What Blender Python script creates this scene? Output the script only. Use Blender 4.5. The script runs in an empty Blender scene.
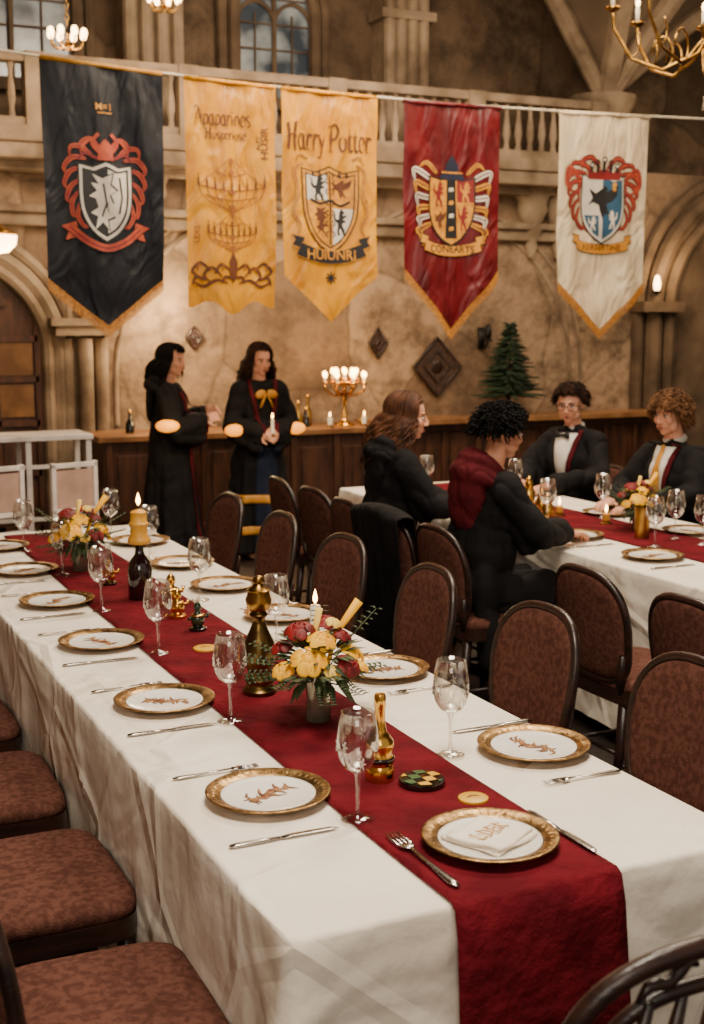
import bpy, bmesh, math, random
from mathutils import Vector, Matrix, Euler, noise
from mathutils.bvhtree import BVHTree
random.seed(7)
pi=math.pi
sc=bpy.context.scene
COL=sc.collection

# ---------------------------------------------------------------- materials
def lin(c):
    return tuple(((x/255)/12.92 if x/255<=.04045 else ((x/255+.055)/1.055)**2.4) for x in c)+(1,)
M={}
def mat(name,col,rough=.6,metal=0,col2=None,scale=5,bump=0,bscale=40,sheen=0,emis=0,ecol=None,kind='noise',mixlo=.35,mixhi=.65,coat=0,spec=None,stretch=None,bump2=0,b2scale=2,crease=0):
    m=bpy.data.materials.new(name); m.use_nodes=True
    nt=m.node_tree; N=nt.nodes; L=nt.links
    b=N['Principled BSDF']
    b.inputs['Roughness'].default_value=rough; b.inputs['Metallic'].default_value=metal
    b.inputs['Sheen Weight'].default_value=sheen; b.inputs['Coat Weight'].default_value=coat
    if spec is not None: b.inputs['Specular IOR Level'].default_value=spec
    b.inputs['Base Color'].default_value=lin(col)
    tc=N.new('ShaderNodeTexCoord'); src=tc.outputs['Object']
    if stretch:
        mp=N.new('ShaderNodeMapping'); mp.inputs['Scale'].default_value=stretch
        L.new(src,mp.inputs[0]); src=mp.outputs[0]
    c2=col2 if col2 else tuple(int(x*.82) for x in col)
    if kind=='voronoi':
        t=N.new('ShaderNodeTexVoronoi'); t.inputs['Scale'].default_value=scale; out=t.outputs['Distance']
    else:
        t=N.new('ShaderNodeTexNoise'); t.inputs['Scale'].default_value=scale; t.inputs['Detail'].default_value=6; out=t.outputs['Fac']
    L.new(src,t.inputs['Vector'])
    r=N.new('ShaderNodeValToRGB'); r.color_ramp.elements[0].position=mixlo; r.color_ramp.elements[1].position=mixhi
    r.color_ramp.elements[0].color=lin(col); r.color_ramp.elements[1].color=lin(c2)
    L.new(out,r.inputs[0]); L.new(r.outputs[0],b.inputs['Base Color'])
    last=None
    if crease:
        e=N.new('ShaderNodeTexVoronoi'); e.feature='DISTANCE_TO_EDGE'; e.inputs['Scale'].default_value=2.3; L.new(src,e.inputs['Vector'])
        er=N.new('ShaderNodeMapRange'); er.inputs[2].default_value=.06; L.new(e.outputs['Distance'],er.inputs[0])
        bp=N.new('ShaderNodeBump'); bp.invert=True; bp.inputs['Strength'].default_value=crease; bp.inputs['Distance'].default_value=.010
        L.new(er.outputs[0],bp.inputs['Height']); last=bp.outputs[0]
    for st,ss,dist in ((bump2,b2scale,.08),(bump,bscale,.02)):
        if not st: continue
        n=N.new('ShaderNodeTexNoise'); n.inputs['Scale'].default_value=ss; n.inputs['Detail'].default_value=5 if dist<.05 else 2
        n.inputs['Distortion'].default_value=0 if dist<.05 else 1.2
        L.new(src,n.inputs['Vector'])
        bp=N.new('ShaderNodeBump'); bp.inputs['Strength'].default_value=st; bp.inputs['Distance'].default_value=dist
        L.new(n.outputs['Fac'],bp.inputs['Height'])
        if last: L.new(last,bp.inputs['Normal'])
        last=bp.outputs[0]
    if last: L.new(last,b.inputs['Normal'])
    if emis:
        b.inputs['Emission Color'].default_value=lin(ecol or col); b.inputs['Emission Strength'].default_value=emis
    M[name]=m; return m
def wallmat(name,c1,c2,c3,vs=1.1):
    m=bpy.data.materials.new(name); m.use_nodes=True; nt=m.node_tree;N=nt.nodes;L=nt.links;b=N['Principled BSDF']
    b.inputs['Roughness'].default_value=.9; b.inputs['Specular IOR Level'].default_value=.2
    tc=N.new('ShaderNodeTexCoord')
    wn=N.new('ShaderNodeTexNoise'); wn.inputs['Scale'].default_value=1.2; L.new(tc.outputs['Object'],wn.inputs['Vector'])
    va=N.new('ShaderNodeVectorMath'); va.operation='MULTIPLY_ADD'; va.inputs[1].default_value=(.35,.35,.35); L.new(wn.outputs['Color'],va.inputs[0]); L.new(tc.outputs['Object'],va.inputs[2])
    v=N.new('ShaderNodeTexVoronoi'); v.inputs['Scale'].default_value=vs; L.new(va.outputs[0],v.inputs['Vector'])
    sx=N.new('ShaderNodeSeparateColor'); L.new(v.outputs['Color'],sx.inputs[0])
    r=N.new('ShaderNodeValToRGB'); r.color_ramp.elements[0].color=lin(c1); r.color_ramp.elements[1].color=lin(c2)
    L.new(sx.outputs[0],r.inputs[0])
    n=N.new('ShaderNodeTexNoise'); n.inputs['Scale'].default_value=2.1; n.inputs['Detail'].default_value=12; n.inputs['Roughness'].default_value=.72
    L.new(tc.outputs['Object'],n.inputs['Vector'])
    r2=N.new('ShaderNodeValToRGB'); r2.color_ramp.elements[0].position=.43; r2.color_ramp.elements[1].position=.60
    r2.color_ramp.elements[0].color=(0,0,0,1); r2.color_ramp.elements[1].color=(.9,.9,.9,1)
    L.new(n.outputs['Fac'],r2.inputs[0])
    mx=N.new('ShaderNodeMix'); mx.data_type='RGBA'; L.new(r2.outputs[0],mx.inputs[0]); L.new(r.outputs[0],mx.inputs[6]); mx.inputs[7].default_value=lin(c3)
    e=N.new('ShaderNodeTexVoronoi'); e.feature='DISTANCE_TO_EDGE'; e.inputs['Scale'].default_value=vs; L.new(va.outputs[0],e.inputs['Vector'])
    r3=N.new('ShaderNodeValToRGB'); r3.color_ramp.elements[0].position=0; r3.color_ramp.elements[1].position=.025
    r3.color_ramp.elements[0].color=(.5,.5,.5,1); r3.color_ramp.elements[1].color=(1,1,1,1); L.new(e.outputs['Distance'],r3.inputs[0])
    m2=N.new('ShaderNodeMix'); m2.data_type='RGBA'; m2.blend_type='MULTIPLY'; m2.inputs[0].default_value=.6
    L.new(mx.outputs[2],m2.inputs[6]); L.new(r3.outputs[0],m2.inputs[7]); L.new(m2.outputs[2],b.inputs['Base Color'])
    bp=N.new('ShaderNodeBump'); bp.inputs['Strength'].default_value=.6; bp.inputs['Distance'].default_value=.05
    n2=N.new('ShaderNodeTexNoise'); n2.inputs['Scale'].default_value=9; n2.inputs['Detail'].default_value=8; L.new(tc.outputs['Object'],n2.inputs['Vector'])
    L.new(n2.outputs['Fac'],bp.inputs['Height']); L.new(bp.outputs[0],b.inputs['Normal'])
    M[name]=m
wallmat('wall_plaster',(172,144,116),(130,105,82),(96,77,61))
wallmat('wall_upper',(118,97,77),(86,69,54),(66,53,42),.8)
mat('stone_trim',(158,136,112),.85,col2=(106,88,70),scale=3,bump=.5,bscale=14,spec=.2)
mat('stone_dark',(110,90,71),.85,col2=(72,58,46),scale=3,bump=.4,bscale=14,spec=.2)
mat('floor_stone',(50,37,29),.45,col2=(28,20,17),scale=2.2,bump=.2,bscale=20)
mat('ceiling_stone',(112,92,72),.9,col2=(80,65,50),scale=1.5,bump=.3,bscale=8)
mat('wood_dark',(50,27,19),.34,col2=(26,14,11),scale=6,bump=.1,bscale=30,stretch=(1,1,6))
mat('wood_counter',(84,50,31),.45,col2=(50,28,18),scale=4,bump=.12,bscale=25,stretch=(6,6,1))
mat('wood_top',(158,112,70),.4,col2=(116,76,44),scale=4)
mat('wood_door',(84,48,28),.45,col2=(54,30,18),scale=5,stretch=(6,6,1))
mat('upholstery',(100,64,53),.95,col2=(78,47,39),scale=60,bump=.35,bscale=300,spec=.1,mixlo=.4,mixhi=.6,bump2=.12,b2scale=5)
mat('tablecloth_linen',(243,232,215),.8,col2=(234,220,200),scale=3,bump=.45,bscale=10,spec=.2,bump2=.75,b2scale=2.4,crease=.8)
mat('runner_red',(106,20,31),.9,col2=(82,13,23),scale=9,bump=.5,bscale=40,spec=.1,bump2=.4,b2scale=4)
mat('plate_white',(242,237,228),.18,coat=.4,col2=(234,226,214))
mat('plate_gold',(184,148,96),.32,metal=1,col2=(116,86,50),scale=40,bump=.12,bscale=110,mixlo=.38,mixhi=.62)
mat('motif_brown',(112,62,32),.6,col2=(158,108,58),scale=60,mixlo=.45,mixhi=.55)
mat('silver',(200,192,184),.22,metal=1)
mat('vase_metal',(142,132,114),.12,metal=.5,col2=(96,88,74),scale=12,coat=.5)
mat('brass',(196,152,78),.28,metal=1,col2=(120,86,40),scale=12)
mat('brass_dark',(134,106,60),.33,metal=1,col2=(72,55,31),scale=14)
mat('gold_shiny',(240,188,92),.2,metal=1,col2=(206,146,56),scale=8)
mat('gold_paint',(206,150,52),.5,col2=(170,112,34),scale=12)
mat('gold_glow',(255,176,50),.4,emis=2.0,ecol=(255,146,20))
mat('black_gloss',(14,12,12),.15,coat=.6)
mat('bottle_dark',(24,8,11),.06,coat=.9)
mat('bottle_green',(30,46,26),.12,coat=.6)
mat('token_green',(54,92,40),.4,col2=(36,64,28))
mat('wax_gold',(206,150,46),.35,col2=(180,118,34))
mat('wax_white',(240,228,200),.4,emis=.15)
mat('flame',(255,200,110),.5,emis=22,ecol=(255,190,100))
mat('bulb',(255,214,150),.5,emis=14,ecol=(255,206,140))
mat('yellow_disc',(226,170,34),.4,col2=(200,150,30),scale=30)
mat('yellow_petal',(250,196,4),.6,col2=(240,164,0),scale=25)
mat('yellow_pale',(240,212,110),.6,col2=(236,186,70),scale=25)
mat('red_petal',(140,8,14),.6,col2=(86,4,9),scale=25)
mat('leaf_green',(62,76,34),.55,col2=(34,48,22),scale=20)
mat('tree_green',(40,62,34),.7,col2=(22,38,22),scale=20)
mat('banner_black',(20,20,29),.5,col2=(13,13,19),scale=4,bump=.4,bscale=9,bump2=.5,b2scale=3,stretch=(1.6,1,.7),spec=.3)
mat('banner_gold',(224,158,16),.36,col2=(196,126,4),scale=4,bump=.5,bscale=9,bump2=.7,b2scale=3,stretch=(1.6,1,.7),spec=.45,mixlo=.3,mixhi=.7)
mat('banner_red',(104,10,20),.42,col2=(74,6,13),scale=4,bump=.5,bscale=9,bump2=.7,b2scale=3,stretch=(1.6,1,.7),spec=.4)
mat('banner_cream',(222,202,170),.5,col2=(200,176,142),scale=4,bump=.5,bscale=9,bump2=.7,b2scale=3,stretch=(1.6,1,.7))
mat('fringe_gold',(196,128,34),.6,col2=(140,84,18),scale=60)
mat('ink_black',(18,15,18),.6); mat('ink_white',(222,212,196),.6); mat('ink_orange',(188,78,38),.6,col2=(150,44,28),scale=20)
mat('ink_red',(130,18,22),.6); mat('ink_gold',(212,148,30),.6,col2=(180,112,18),scale=20); mat('ink_blue',(36,82,112),.6)
mat('ink_brown',(78,36,10),.6,col2=(98,48,14),scale=15); mat('ink_navy',(22,28,52),.6)
mat('ink_faint',(132,72,14),.6,col2=(146,84,18),scale=15)
mat('rope',(220,206,180),.8,bump=.3,bscale=100)
mat('robe_black',(22,19,20),.85,col2=(13,11,12),scale=6,bump=.5,bscale=16,spec=.2)
mat('robe_maroon',(84,22,28),.85,col2=(58,13,19),scale=8,bump=.5,bscale=14,spec=.12)
mat('robe_navy',(24,32,52),.85,bump=.4,bscale=14,spec=.2)
mat('shirt_white',(226,218,206),.7,bump=.3,bscale=20)
mat('tie_black',(14,12,14),.6); mat('tie_gold',(200,138,34),.5)
mat('skin_light',(220,162,134),.5,col2=(210,146,116),scale=8,spec=.3)
mat('skin_warm',(206,146,116),.5,col2=(194,130,100),scale=8,spec=.3)
mat('lip',(172,84,78),.5); mat('eye_white',(224,216,206),.2); mat('eye_dark',(30,18,14),.15)
mat('hair_black',(9,7,7),.75,col2=(16,12,11),scale=30,spec=.12)
mat('hair_brown',(54,29,17),.6,col2=(100,60,36),scale=14,spec=.25)
mat('hair_darkbrown',(28,16,10),.75,col2=(52,31,20),scale=14,spec=.12)
mat('hair_auburn',(74,48,30),.7,col2=(120,82,52),scale=14,spec=.15)
mat('white_paint',(226,214,204),.5)
mat('panel_beige',(186,150,132),.6); mat('panel_maroon',(92,30,32),.6)
mat('iron_black',(22,19,18),.5,metal=.5)
mat('carved_wood',(74,48,32),.6,col2=(48,30,19),scale=18,bump=.8,bscale=40)
def glassmat(name,tint,fac_lo,fac_hi):
    m=bpy.data.materials.new(name); m.use_nodes=True; nt=m.node_tree;N=nt.nodes;L=nt.links
    N.remove(N['Principled BSDF']); o=N['Material Output']
    tr=N.new('ShaderNodeBsdfTransparent'); tr.inputs[0].default_value=tint
    gl=N.new('ShaderNodeBsdfGlossy'); gl.inputs['Roughness'].default_value=.03; gl.inputs[0].default_value=(1,1,1,1)
    lw=N.new('ShaderNodeLayerWeight'); lw.inputs[0].default_value=.35
    mr=N.new('ShaderNodeMapRange'); mr.inputs[3].default_value=fac_lo; mr.inputs[4].default_value=fac_hi
    L.new(lw.outputs['Facing'],mr.inputs[0])
    mx=N.new('ShaderNodeMixShader'); L.new(mr.outputs[0],mx.inputs[0]); L.new(tr.outputs[0],mx.inputs[1]); L.new(gl.outputs[0],mx.inputs[2]); L.new(mx.outputs[0],o.inputs[0])
    M[name]=m
glassmat('clear_glass',(.93,.92,.9,1),.06,.75)
def windowmat():
    m=bpy.data.materials.new('window_glass'); m.use_nodes=True; nt=m.node_tree;N=nt.nodes;L=nt.links;b=N['Principled BSDF']
    tc=N.new('ShaderNodeTexCoord'); n=N.new('ShaderNodeTexNoise'); n.inputs['Scale'].default_value=3.5; L.new(tc.outputs['Object'],n.inputs['Vector'])
    r=N.new('ShaderNodeValToRGB'); r.color_ramp.elements[0].color=lin((50,56,62)); r.color_ramp.elements[1].color=lin((134,138,136)); r.color_ramp.elements[0].position=.4; r.color_ramp.elements[1].position=.65
    L.new(n.outputs['Fac'],r.inputs[0]); L.new(r.outputs[0],b.inputs['Base Color']); L.new(r.outputs[0],b.inputs['Emission Color'])
    b.inputs['Emission Strength'].default_value=.4; b.inputs['Roughness'].default_value=.15; M['window_glass']=m
windowmat()
mat('door_glass',(70,46,30),.2,col2=(120,84,50),scale=5,emis=.12,ecol=(200,130,70))

# ---------------------------------------------------------------- mesh builder
class MB:
    def __init__(s): s.v=[]; s.f=[]; s.m=[]; s.T=None
    def add(s,vs,fs,mi=0):
        o=len(s.v)
        if s.T is not None: vs=[s.T@Vector(v) for v in vs]
        s.v+= [tuple(v) for v in vs]; s.f+=[tuple(i+o for i in f) for f in fs]; s.m+=[mi]*len(fs)
    def box(s,c,d,mi=0,rot=None):
        x,y,z=[k/2 for k in d]; R=Euler(rot).to_matrix() if rot else None
        vs=[Vector((a*x,b*y,e*z)) for a in(-1,1) for b in(-1,1) for e in(-1,1)]
        if R: vs=[R@v for v in vs]
        vs=[v+Vector(c) for v in vs]
        s.add(vs,[(0,1,3,2),(4,6,7,5),(0,4,5,1),(2,3,7,6),(0,2,6,4),(1,5,7,3)],mi)
    def lathe(s,prof,seg=24,c=(0,0,0),mi=0,close=False,sx=1,sy=1,fold=None):
        vs=[];fs=[];n=len(prof)
        for (r,z) in prof:
            for k in range(seg):
                a=2*pi*k/seg; rr=r
                if fold: rr=r*(1+fold(a,z))
                vs.append((c[0]+rr*sx*math.cos(a),c[1]+rr*sy*math.sin(a),c[2]+z))
        for i in range(n-1):
            for k in range(seg):
                k2=(k+1)%seg; fs.append((i*seg+k,i*seg+k2,(i+1)*seg+k2,(i+1)*seg+k))
        if prof[0][0]>1e-4: fs.append(tuple(range(seg-1,-1,-1)))
        if prof[-1][0]>1e-4: fs.append(tuple((n-1)*seg+k for k in range(seg)))
        s.add(vs,fs,mi)
    def open_lathe(s,prof,seg=24,c=(0,0,0),mi=0):
        vs=[];fs=[];n=len(prof)
        for (r,z) in prof:
            for k in range(seg):
                a=2*pi*k/seg; vs.append((c[0]+r*math.cos(a),c[1]+r*math.sin(a),c[2]+z))
        for i in range(n-1):
            for k in range(seg):
                k2=(k+1)%seg; fs.append((i*seg+k,i*seg+k2,(i+1)*seg+k2,(i+1)*seg+k))
        s.add(vs,fs,mi)
    def tube(s,path,rad,seg=8,mi=0,closed=False,flat=1.0,up=None):
        P=[Vector(p) for p in path]; n=len(P)
        if not hasattr(rad,'__len__'): rad=[rad]*n
        vs=[];fs=[]; pn=None
        for i in range(n):
            if closed: t=P[(i+1)%n]-P[i-1]
            else: t=P[min(i+1,n-1)]-P[max(i-1,0)]
            if t.length<1e-9: t=Vector((0,0,1))
            t.normalize()
            if pn is None:
                a=Vector(up) if up else (Vector((0,0,1)) if abs(t.z)<.9 else Vector((1,0,0)))
                nn=(a-t*a.dot(t)).normalized()
            else:
                nn=pn-t*pn.dot(t)
                nn=nn.normalized() if nn.length>1e-6 else pn
            pn=nn; bb=t.cross(nn)
            for k in range(seg):
                a=2*pi*k/seg; vs.append(P[i]+(nn*math.cos(a)*flat+bb*math.sin(a))*rad[i])
        lim=n if closed else n-1
        for i in range(lim):
            j=(i+1)%n
            for k in range(seg):
                k2=(k+1)%seg; fs.append((i*seg+k,i*seg+k2,j*seg+k2,j*seg+k))
        if not closed:
            fs.append(tuple(range(seg-1,-1,-1))); fs.append(tuple((n-1)*seg+k for k in range(seg)))
        s.add(vs,fs,mi)
    def ell(s,c,r,seg=16,rings=10,mi=0,R=None):
        if not hasattr(r,'__len__'): r=(r,r,r)
        vs=[Vector((0,0,-r[2]))];fs=[]
        for i in range(1,rings):
            p=-pi/2+pi*i/rings
            for k in range(seg):
                a=2*pi*k/seg; vs.append(Vector((r[0]*math.cos(p)*math.cos(a),r[1]*math.cos(p)*math.sin(a),r[2]*math.sin(p))))
        vs.append(Vector((0,0,r[2])))
        for k in range(seg):
            k2=(k+1)%seg
            fs.append((0,1+k2,1+k))
            for i in range(rings-2):
                fs.append((1+i*seg+k,1+i*seg+k2,1+(i+1)*seg+k2,1+(i+1)*seg+k))
            fs.append((1+(rings-2)*seg+k,1+(rings-2)*seg+k2,len(vs)-1))
        if R is not None: vs=[R@v for v in vs]
        s.add([v+Vector(c) for v in vs],fs,mi)
    def cap(s,p0,p1,r0,r1,seg=14,mi=0):
        p0=Vector(p0);p1=Vector(p1); s.tube([p0,p0.lerp(p1,.5),p1],[r0,(r0+r1)/2,r1],seg,mi); s.ell(p0,r0,seg,8,mi); s.ell(p1,r1,seg,8,mi)
    def grid(s,fn,nu,nv,mi=0):
        vs=[fn(i/nu,j/nv) for i in range(nu+1) for j in range(nv+1)]
        fs=[(i*(nv+1)+j,(i+1)*(nv+1)+j,(i+1)*(nv+1)+j+1,i*(nv+1)+j+1) for i in range(nu) for j in range(nv)]
        s.add(vs,fs,mi)
    def prism(s,pts,y0,y1,mi=0):
        n=len(pts); vs=[(x,y0,z) for x,z in pts]+[(x,y1,z) for x,z in pts]
        fs=[tuple(range(n)),tuple(range(2*n-1,n-1,-1))]+[(i,i+n,(i+1)%n+n,(i+1)%n) for i in range(n)]
        s.add(vs,fs,mi)
    def mesh(s,name,mats,smooth=True,recalc=True):
        me=bpy.data.meshes.new(name); me.from_pydata(s.v,[],s.f)
        for m in mats: me.materials.append(M[m])
        for p,mi in zip(me.polygons,s.m): p.material_index=mi; p.use_smooth=smooth
        if recalc:
            bm=bmesh.new(); bm.from_mesh(me); bmesh.ops.recalc_face_normals(bm,faces=bm.faces); bm.to_mesh(me); bm.free()
        me.update(); return me
    def obj(s,name,mats,parent=None,smooth=True,loc=None,bevel=0,subsurf=0,angle=None,recalc=True):
        if isinstance(mats,str): mats=[mats]
        me=s.mesh(name,mats,smooth,recalc)
        if smooth and angle:
            try: me.set_sharp_from_angle(angle=math.radians(angle))
            except Exception: pass
        o=bpy.data.objects.new(name,me); COL.objects.link(o)
        if parent is not None: o.parent=parent
        if loc: o.location=loc
        if bevel:
            b=o.modifiers.new('b','BEVEL'); b.width=bevel; b.segments=2; b.limit_method='ANGLE'
        return o
def root(name,label,cat,loc=(0,0,0),rz=0,group=None):
    o=bpy.data.objects.new(name,None); o.empty_display_size=.1; COL.objects.link(o)
    o.location=loc; o.rotation_euler=(0,0,rz); tag(o,label,cat,group); return o
def tag(o,label,cat,group=None):
    o['label']=label; o['category']=cat
    if group: o['group']=group
    return o
def dup(o,loc=None,rz=None,label=None,parent=None,scale=None):
    c=o.copy(); COL.objects.link(c)
    if parent is not None: c.parent=parent
    if loc is not None: c.location=loc
    if rz is not None: c.rotation_euler=(0,0,rz)
    if scale: c.scale=scale
    if label: c['label']=label
    for ch in list(o.children): dup(ch,parent=c)
    return c
def struct(o): o['kind']='structure'; return o

# ---------------------------------------------------------------- room
XL,XR,YB,ZC=-2.4,11.5,10.4,6.6
b=MB(); b.box(((XL+XR)/2,4.0,-.05),(XR-XL,15.2,.1)); struct(b.obj('floor','floor_stone',smooth=False))
b=MB(); b.box(((XL+XR)/2,YB+.2,1.6),(XR-XL,.4,3.2)); 
struct(b.obj('wall_back','wall_plaster',smooth=False))
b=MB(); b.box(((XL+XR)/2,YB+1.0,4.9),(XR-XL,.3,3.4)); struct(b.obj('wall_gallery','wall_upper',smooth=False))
b=MB(); b.box((XL-.15,4.0,3.3),(.3,15.2,6.6)); struct(b.obj('wall_left','wall_plaster',smooth=False))
b=MB(); b.box((XR+.15,4.0,3.3),(.3,15.2,6.6)); struct(b.obj('wall_right','wall_plaster',smooth=False))
b=MB(); b.box(((XL+XR)/2,4.0,ZC+.1),(XR-XL+.6,15.2,.2)); struct(b.obj('ceiling','ceiling_stone',smooth=False))

def gothic(cx,half,zs,rise,n=14):
    R=(half*half+rise*rise)/(2*half); pts=[]
    c=cx-half+R; a1=math.atan2(rise,cx-c)
    for i in range(n+1):
        a=pi+(a1-pi)*i/n; pts.append((c+R*math.cos(a),zs+R*math.sin(a)))
    return pts+[(2*cx-x,z) for x,z in pts[-2::-1]]
def arch_tube(mb,cx,half,zb,zs,rise,y,r,seg=8,mi=0):
    pts=[(cx-half,zb)]+gothic(cx,half,zs,rise)+[(cx+half,zb)]
    mb.tube([(x,y,z) for x,z in pts],r,seg,mi,up=(0,1,0))

b=MB()
b.box((2.45,YB-.05,3.16),(9.7,.7,.12)); b.box((2.45,YB-.12,3.04),(9.7,.5,.12)); b.box((2.45,YB-.05,2.95),(9.7,.3,.08))
b.box((2.45,YB-.06,2.63),(9.7,.16,.06)); b.box((2.45,YB-.04,2.55),(9.7,.1,.1))
struct(b.obj('trim_1','stone_trim',smooth=False,bevel=.015))
b=MB()
yb=YB-.3
b.box((2.45,yb,3.72),(9.7,.14,.07)); b.box((2.45,yb,3.25),(9.7,.12,.06))
x=-2.2
while x<7.2:
    b.lathe([(.028,3.27),(.028,3.31),(.02,3.34),(.036,3.42),(.03,3.5),(.018,3.58),(.018,3.63),(.028,3.66),(.028,3.69)],8,(x,yb,0)); x+=.125
for x in (-1,.6,2.1,3.3,4.6,5.95,7.25): b.box((x,yb,3.48),(.16,.17,.56))
struct(b.obj('trim_2','stone_trim',smooth=True,angle=40))
b=MB()
for cx in (6.75,7.05,3.05,4.95):
    b.lathe([(.03,2.35),(.06,2.45),(.05,2.5),(.1,2.6),(.09,2.66),(.15,2.78),(.14,2.85),(.2,2.98)],14,(cx,YB-.05,0))
struct(b.obj('trim_3','stone_trim',angle=40))
b=MB()
for cx,w in ((5.72,.42),(3.3,.5),(1.2,.4)):
    b.box((cx,YB+.72,4.9),(w,.3,3.4))
    for dx in (-w*.42,-w*.14,w*.14,w*.42): b.tube([(cx+dx,YB+.54,3.2),(cx+dx,YB+.54,6.6)],.055,8)
    b.box((cx,YB+.62,3.34),(w+.14,.3,.14)); b.box((cx,YB+.62,4.55),(w+.14,.3,.08))
struct(b.obj('trim_4','stone_trim',angle=40))
b=MB()
for k,dx in enumerate((-.14,0,.14)):
    b.tube([(2.47+dx,YB-.08-(.06 if k==1 else 0),0),(2.47+dx,YB-.08-(.06 if k==1 else 0),1.62)],.06,10)
b.box((2.47,YB-.08,1.68),(.5,.3,.07)); b.box((2.47,YB-.08,1.75),(.58,.36,.06)); b.box((2.47,YB-.08,.12),(.56,.36,.24))
for dx in (-.12,.04,.2): b.tube([(2.47+dx,YB-.04,1.78),(2.47+dx,YB-.04,2.5)],.045,8)
struct(b.obj('trim_5','stone_trim',angle=40))
b=MB()
for r,h,y in ((.07,.86,YB-.06),(.05,.98,YB-.03),(.05,.76,YB-.1)): arch_tube(b,1.42,h,0,1.5,h*.98,y,r)
struct(b.obj('trim_6','stone_trim',angle=40))
b=MB()
pts=[(1.42-.7,.02)]+gothic(1.42,.7,1.5,.68)+[(1.42+.7,.02)]
b.prism(pts,YB-.05,YB-.005,0)
for x in (.72,1.07,1.42,1.77,2.1): b.box((x,YB-.07,1.0),(.05,.04,1.9),0)
for z in (.1,.55,.95,1.3,1.62,1.9): b.box((1.42,YB-.07,z),(1.36 if z<1.7 else .9,.04,.05),0)
for i,x in enumerate((.9,1.25,1.6,1.93)):
    for z in (1.13,1.46): b.box((x,YB-.058,z),(.26,.02,.26),1)
    for z in (.33,.75): b.box((x,YB-.06,z),(.24,.03,.3 if z<.5 else .28),0)
struct(b.obj('door_1',['wood_door','door_glass'],smooth=False))
b=MB()
for cx,h in ((9.3,1.1),): 
    for r,hh,y in ((.09,h,YB-.06),(.06,h+.17,YB-.03),(.06,h-.17,YB-.1)): arch_tube(b,cx,hh,0,1.9,hh*1.05,y,r)
b.box((8.2,YB-.08,1.9),(.5,.3,.1)); b.box((8.2,YB-.08,.15),(.5,.3,.3))
struct(b.obj('trim_7','stone_dark',angle=40))
b=MB(); b.prism([(9.3-.92,.02)]+gothic(9.3,.92,1.9,.97)+[(9.3+.92,.02)],YB-.03,YB-.004); struct(b.obj('trim_8','stone_dark',smooth=False))
b=MB()
arch_tube(b,5.0,2.25,.9,1.3,1.15,YB+.0,.022); arch_tube(b,5.0,2.38,.9,1.3,1.22,YB+.0,.018)
struct(b.obj('trim_9','stone_trim',angle=40))
b=MB()
for dx in (-.12,0,.12): b.tube([(7.5+dx,YB-.1,2.2),(7.5+dx,YB-.1,3.55)],.06,10)
b.lathe([(.1,2.0),(.2,2.2),(.16,2.26)],12,(7.5,YB-.08,0)); b.lathe([(.18,3.5),(.2,3.6),(.3,3.78),(.32,3.86)],12,(7.5,YB-.08,0))
def arc(p0,p1,bul,n=14):
    p0=Vector(p0);p1=Vector(p1);r=[]
    for i in range(n+1):
        t=i/n; p=p0.lerp(p1,t)+Vector(bul)*math.sin(pi*t); r.append(p)
    return r
ribs=[((7.5,YB-.1,3.86),(5.9,YB-.3,5.6),(-.1,0,.25)),((7.5,YB-.1,3.86),(9.9,YB-.3,5.2),(.1,0,.3)),((7.5,YB-.15,3.86),(6.4,YB-3.5,6.5),(0,.2,.5)),((7.5,YB-.15,3.86),(9.2,YB-3.5,6.5),(0,.2,.5))]
for p0,p1,bu in ribs:
    b.tube(arc(p0,p1,bu),.09,8); b.tube([p+Vector((0,.06,.09)) for p in arc(p0,p1,bu)],.06,8)
struct(b.obj('trim_10','stone_trim',angle=40))
b=MB()
def web(A,B):
    a=arc(*A);c=arc(*B)
    b.grid(lambda u,v:a[int(round(u*14))].lerp(c[int(round(u*14))],v)+Vector((0,.05,.06)),14,6)
web(ribs[0],ribs[2]); web(ribs[2],ribs[3]); web(ribs[3],ribs[1])
struct(b.obj('trim_11','ceiling_stone'))
def window(n,cx,half,zb,zs):
    y=YB+.83
    b=MB()
    b.prism([(cx-half,zb)]+gothic(cx,half,zs,half*1.2)+[(cx+half,zb)],y-.01,y+.01,1)
    arch_tube(b,cx,half+.03,zb,zs,half*1.25,y-.06,.06); arch_tube(b,cx,half+.14,zb,zs,half*1.35,y-.04,.05)
    b.box((cx,y-.04,zb-.04),(half*2+.3,.16,.1))
    b.tube([(cx,y-.04,zb),(cx,y-.04,zs+half)],.025,6)
    for s in (-1,1):
        arch_tube(b,cx+s*half/2,half/2,zb,zs-.1,half*.55,y-.04,.02,6)
        b.tube([(cx+s*half/2,y-.03,zb),(cx+s*half/2,y-.03,zs)],.01,6)
    z=zb+.22
    while z<zs+.2: b.box((cx,y-.03,z),(half*1.9,.015,.015)); z+=.22
    struct(b.obj(f'window_{n}',['stone_dark','window_glass'],angle=40))
window(1,2.15,.52,3.75,4.4); window(2,4.5,.36,3.75,4.5); window(3,.2,.52,3.75,4.4)
b=MB()
b.box((6.65,YB-.1,.42),(3.4,.2,.84),0); b.box((6.65,YB-.17,.86),(3.44,.36,.05),1)
x=5.02
while x<8.3:
    b.box((x,YB-.215,.44),(.045,.03,.8),0); b.box((x+.17,YB-.21,.5),(.2,.02,.5),0); x+=.36
b.box((6.65,YB-.215,.08),(3.4,.04,.16),0); b.box((6.65,YB-.215,.8),(3.4,.035,.07),0)
struct(b.obj('baseboard_back',['wood_counter','wood_top'],smooth=False,bevel=.005))

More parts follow.
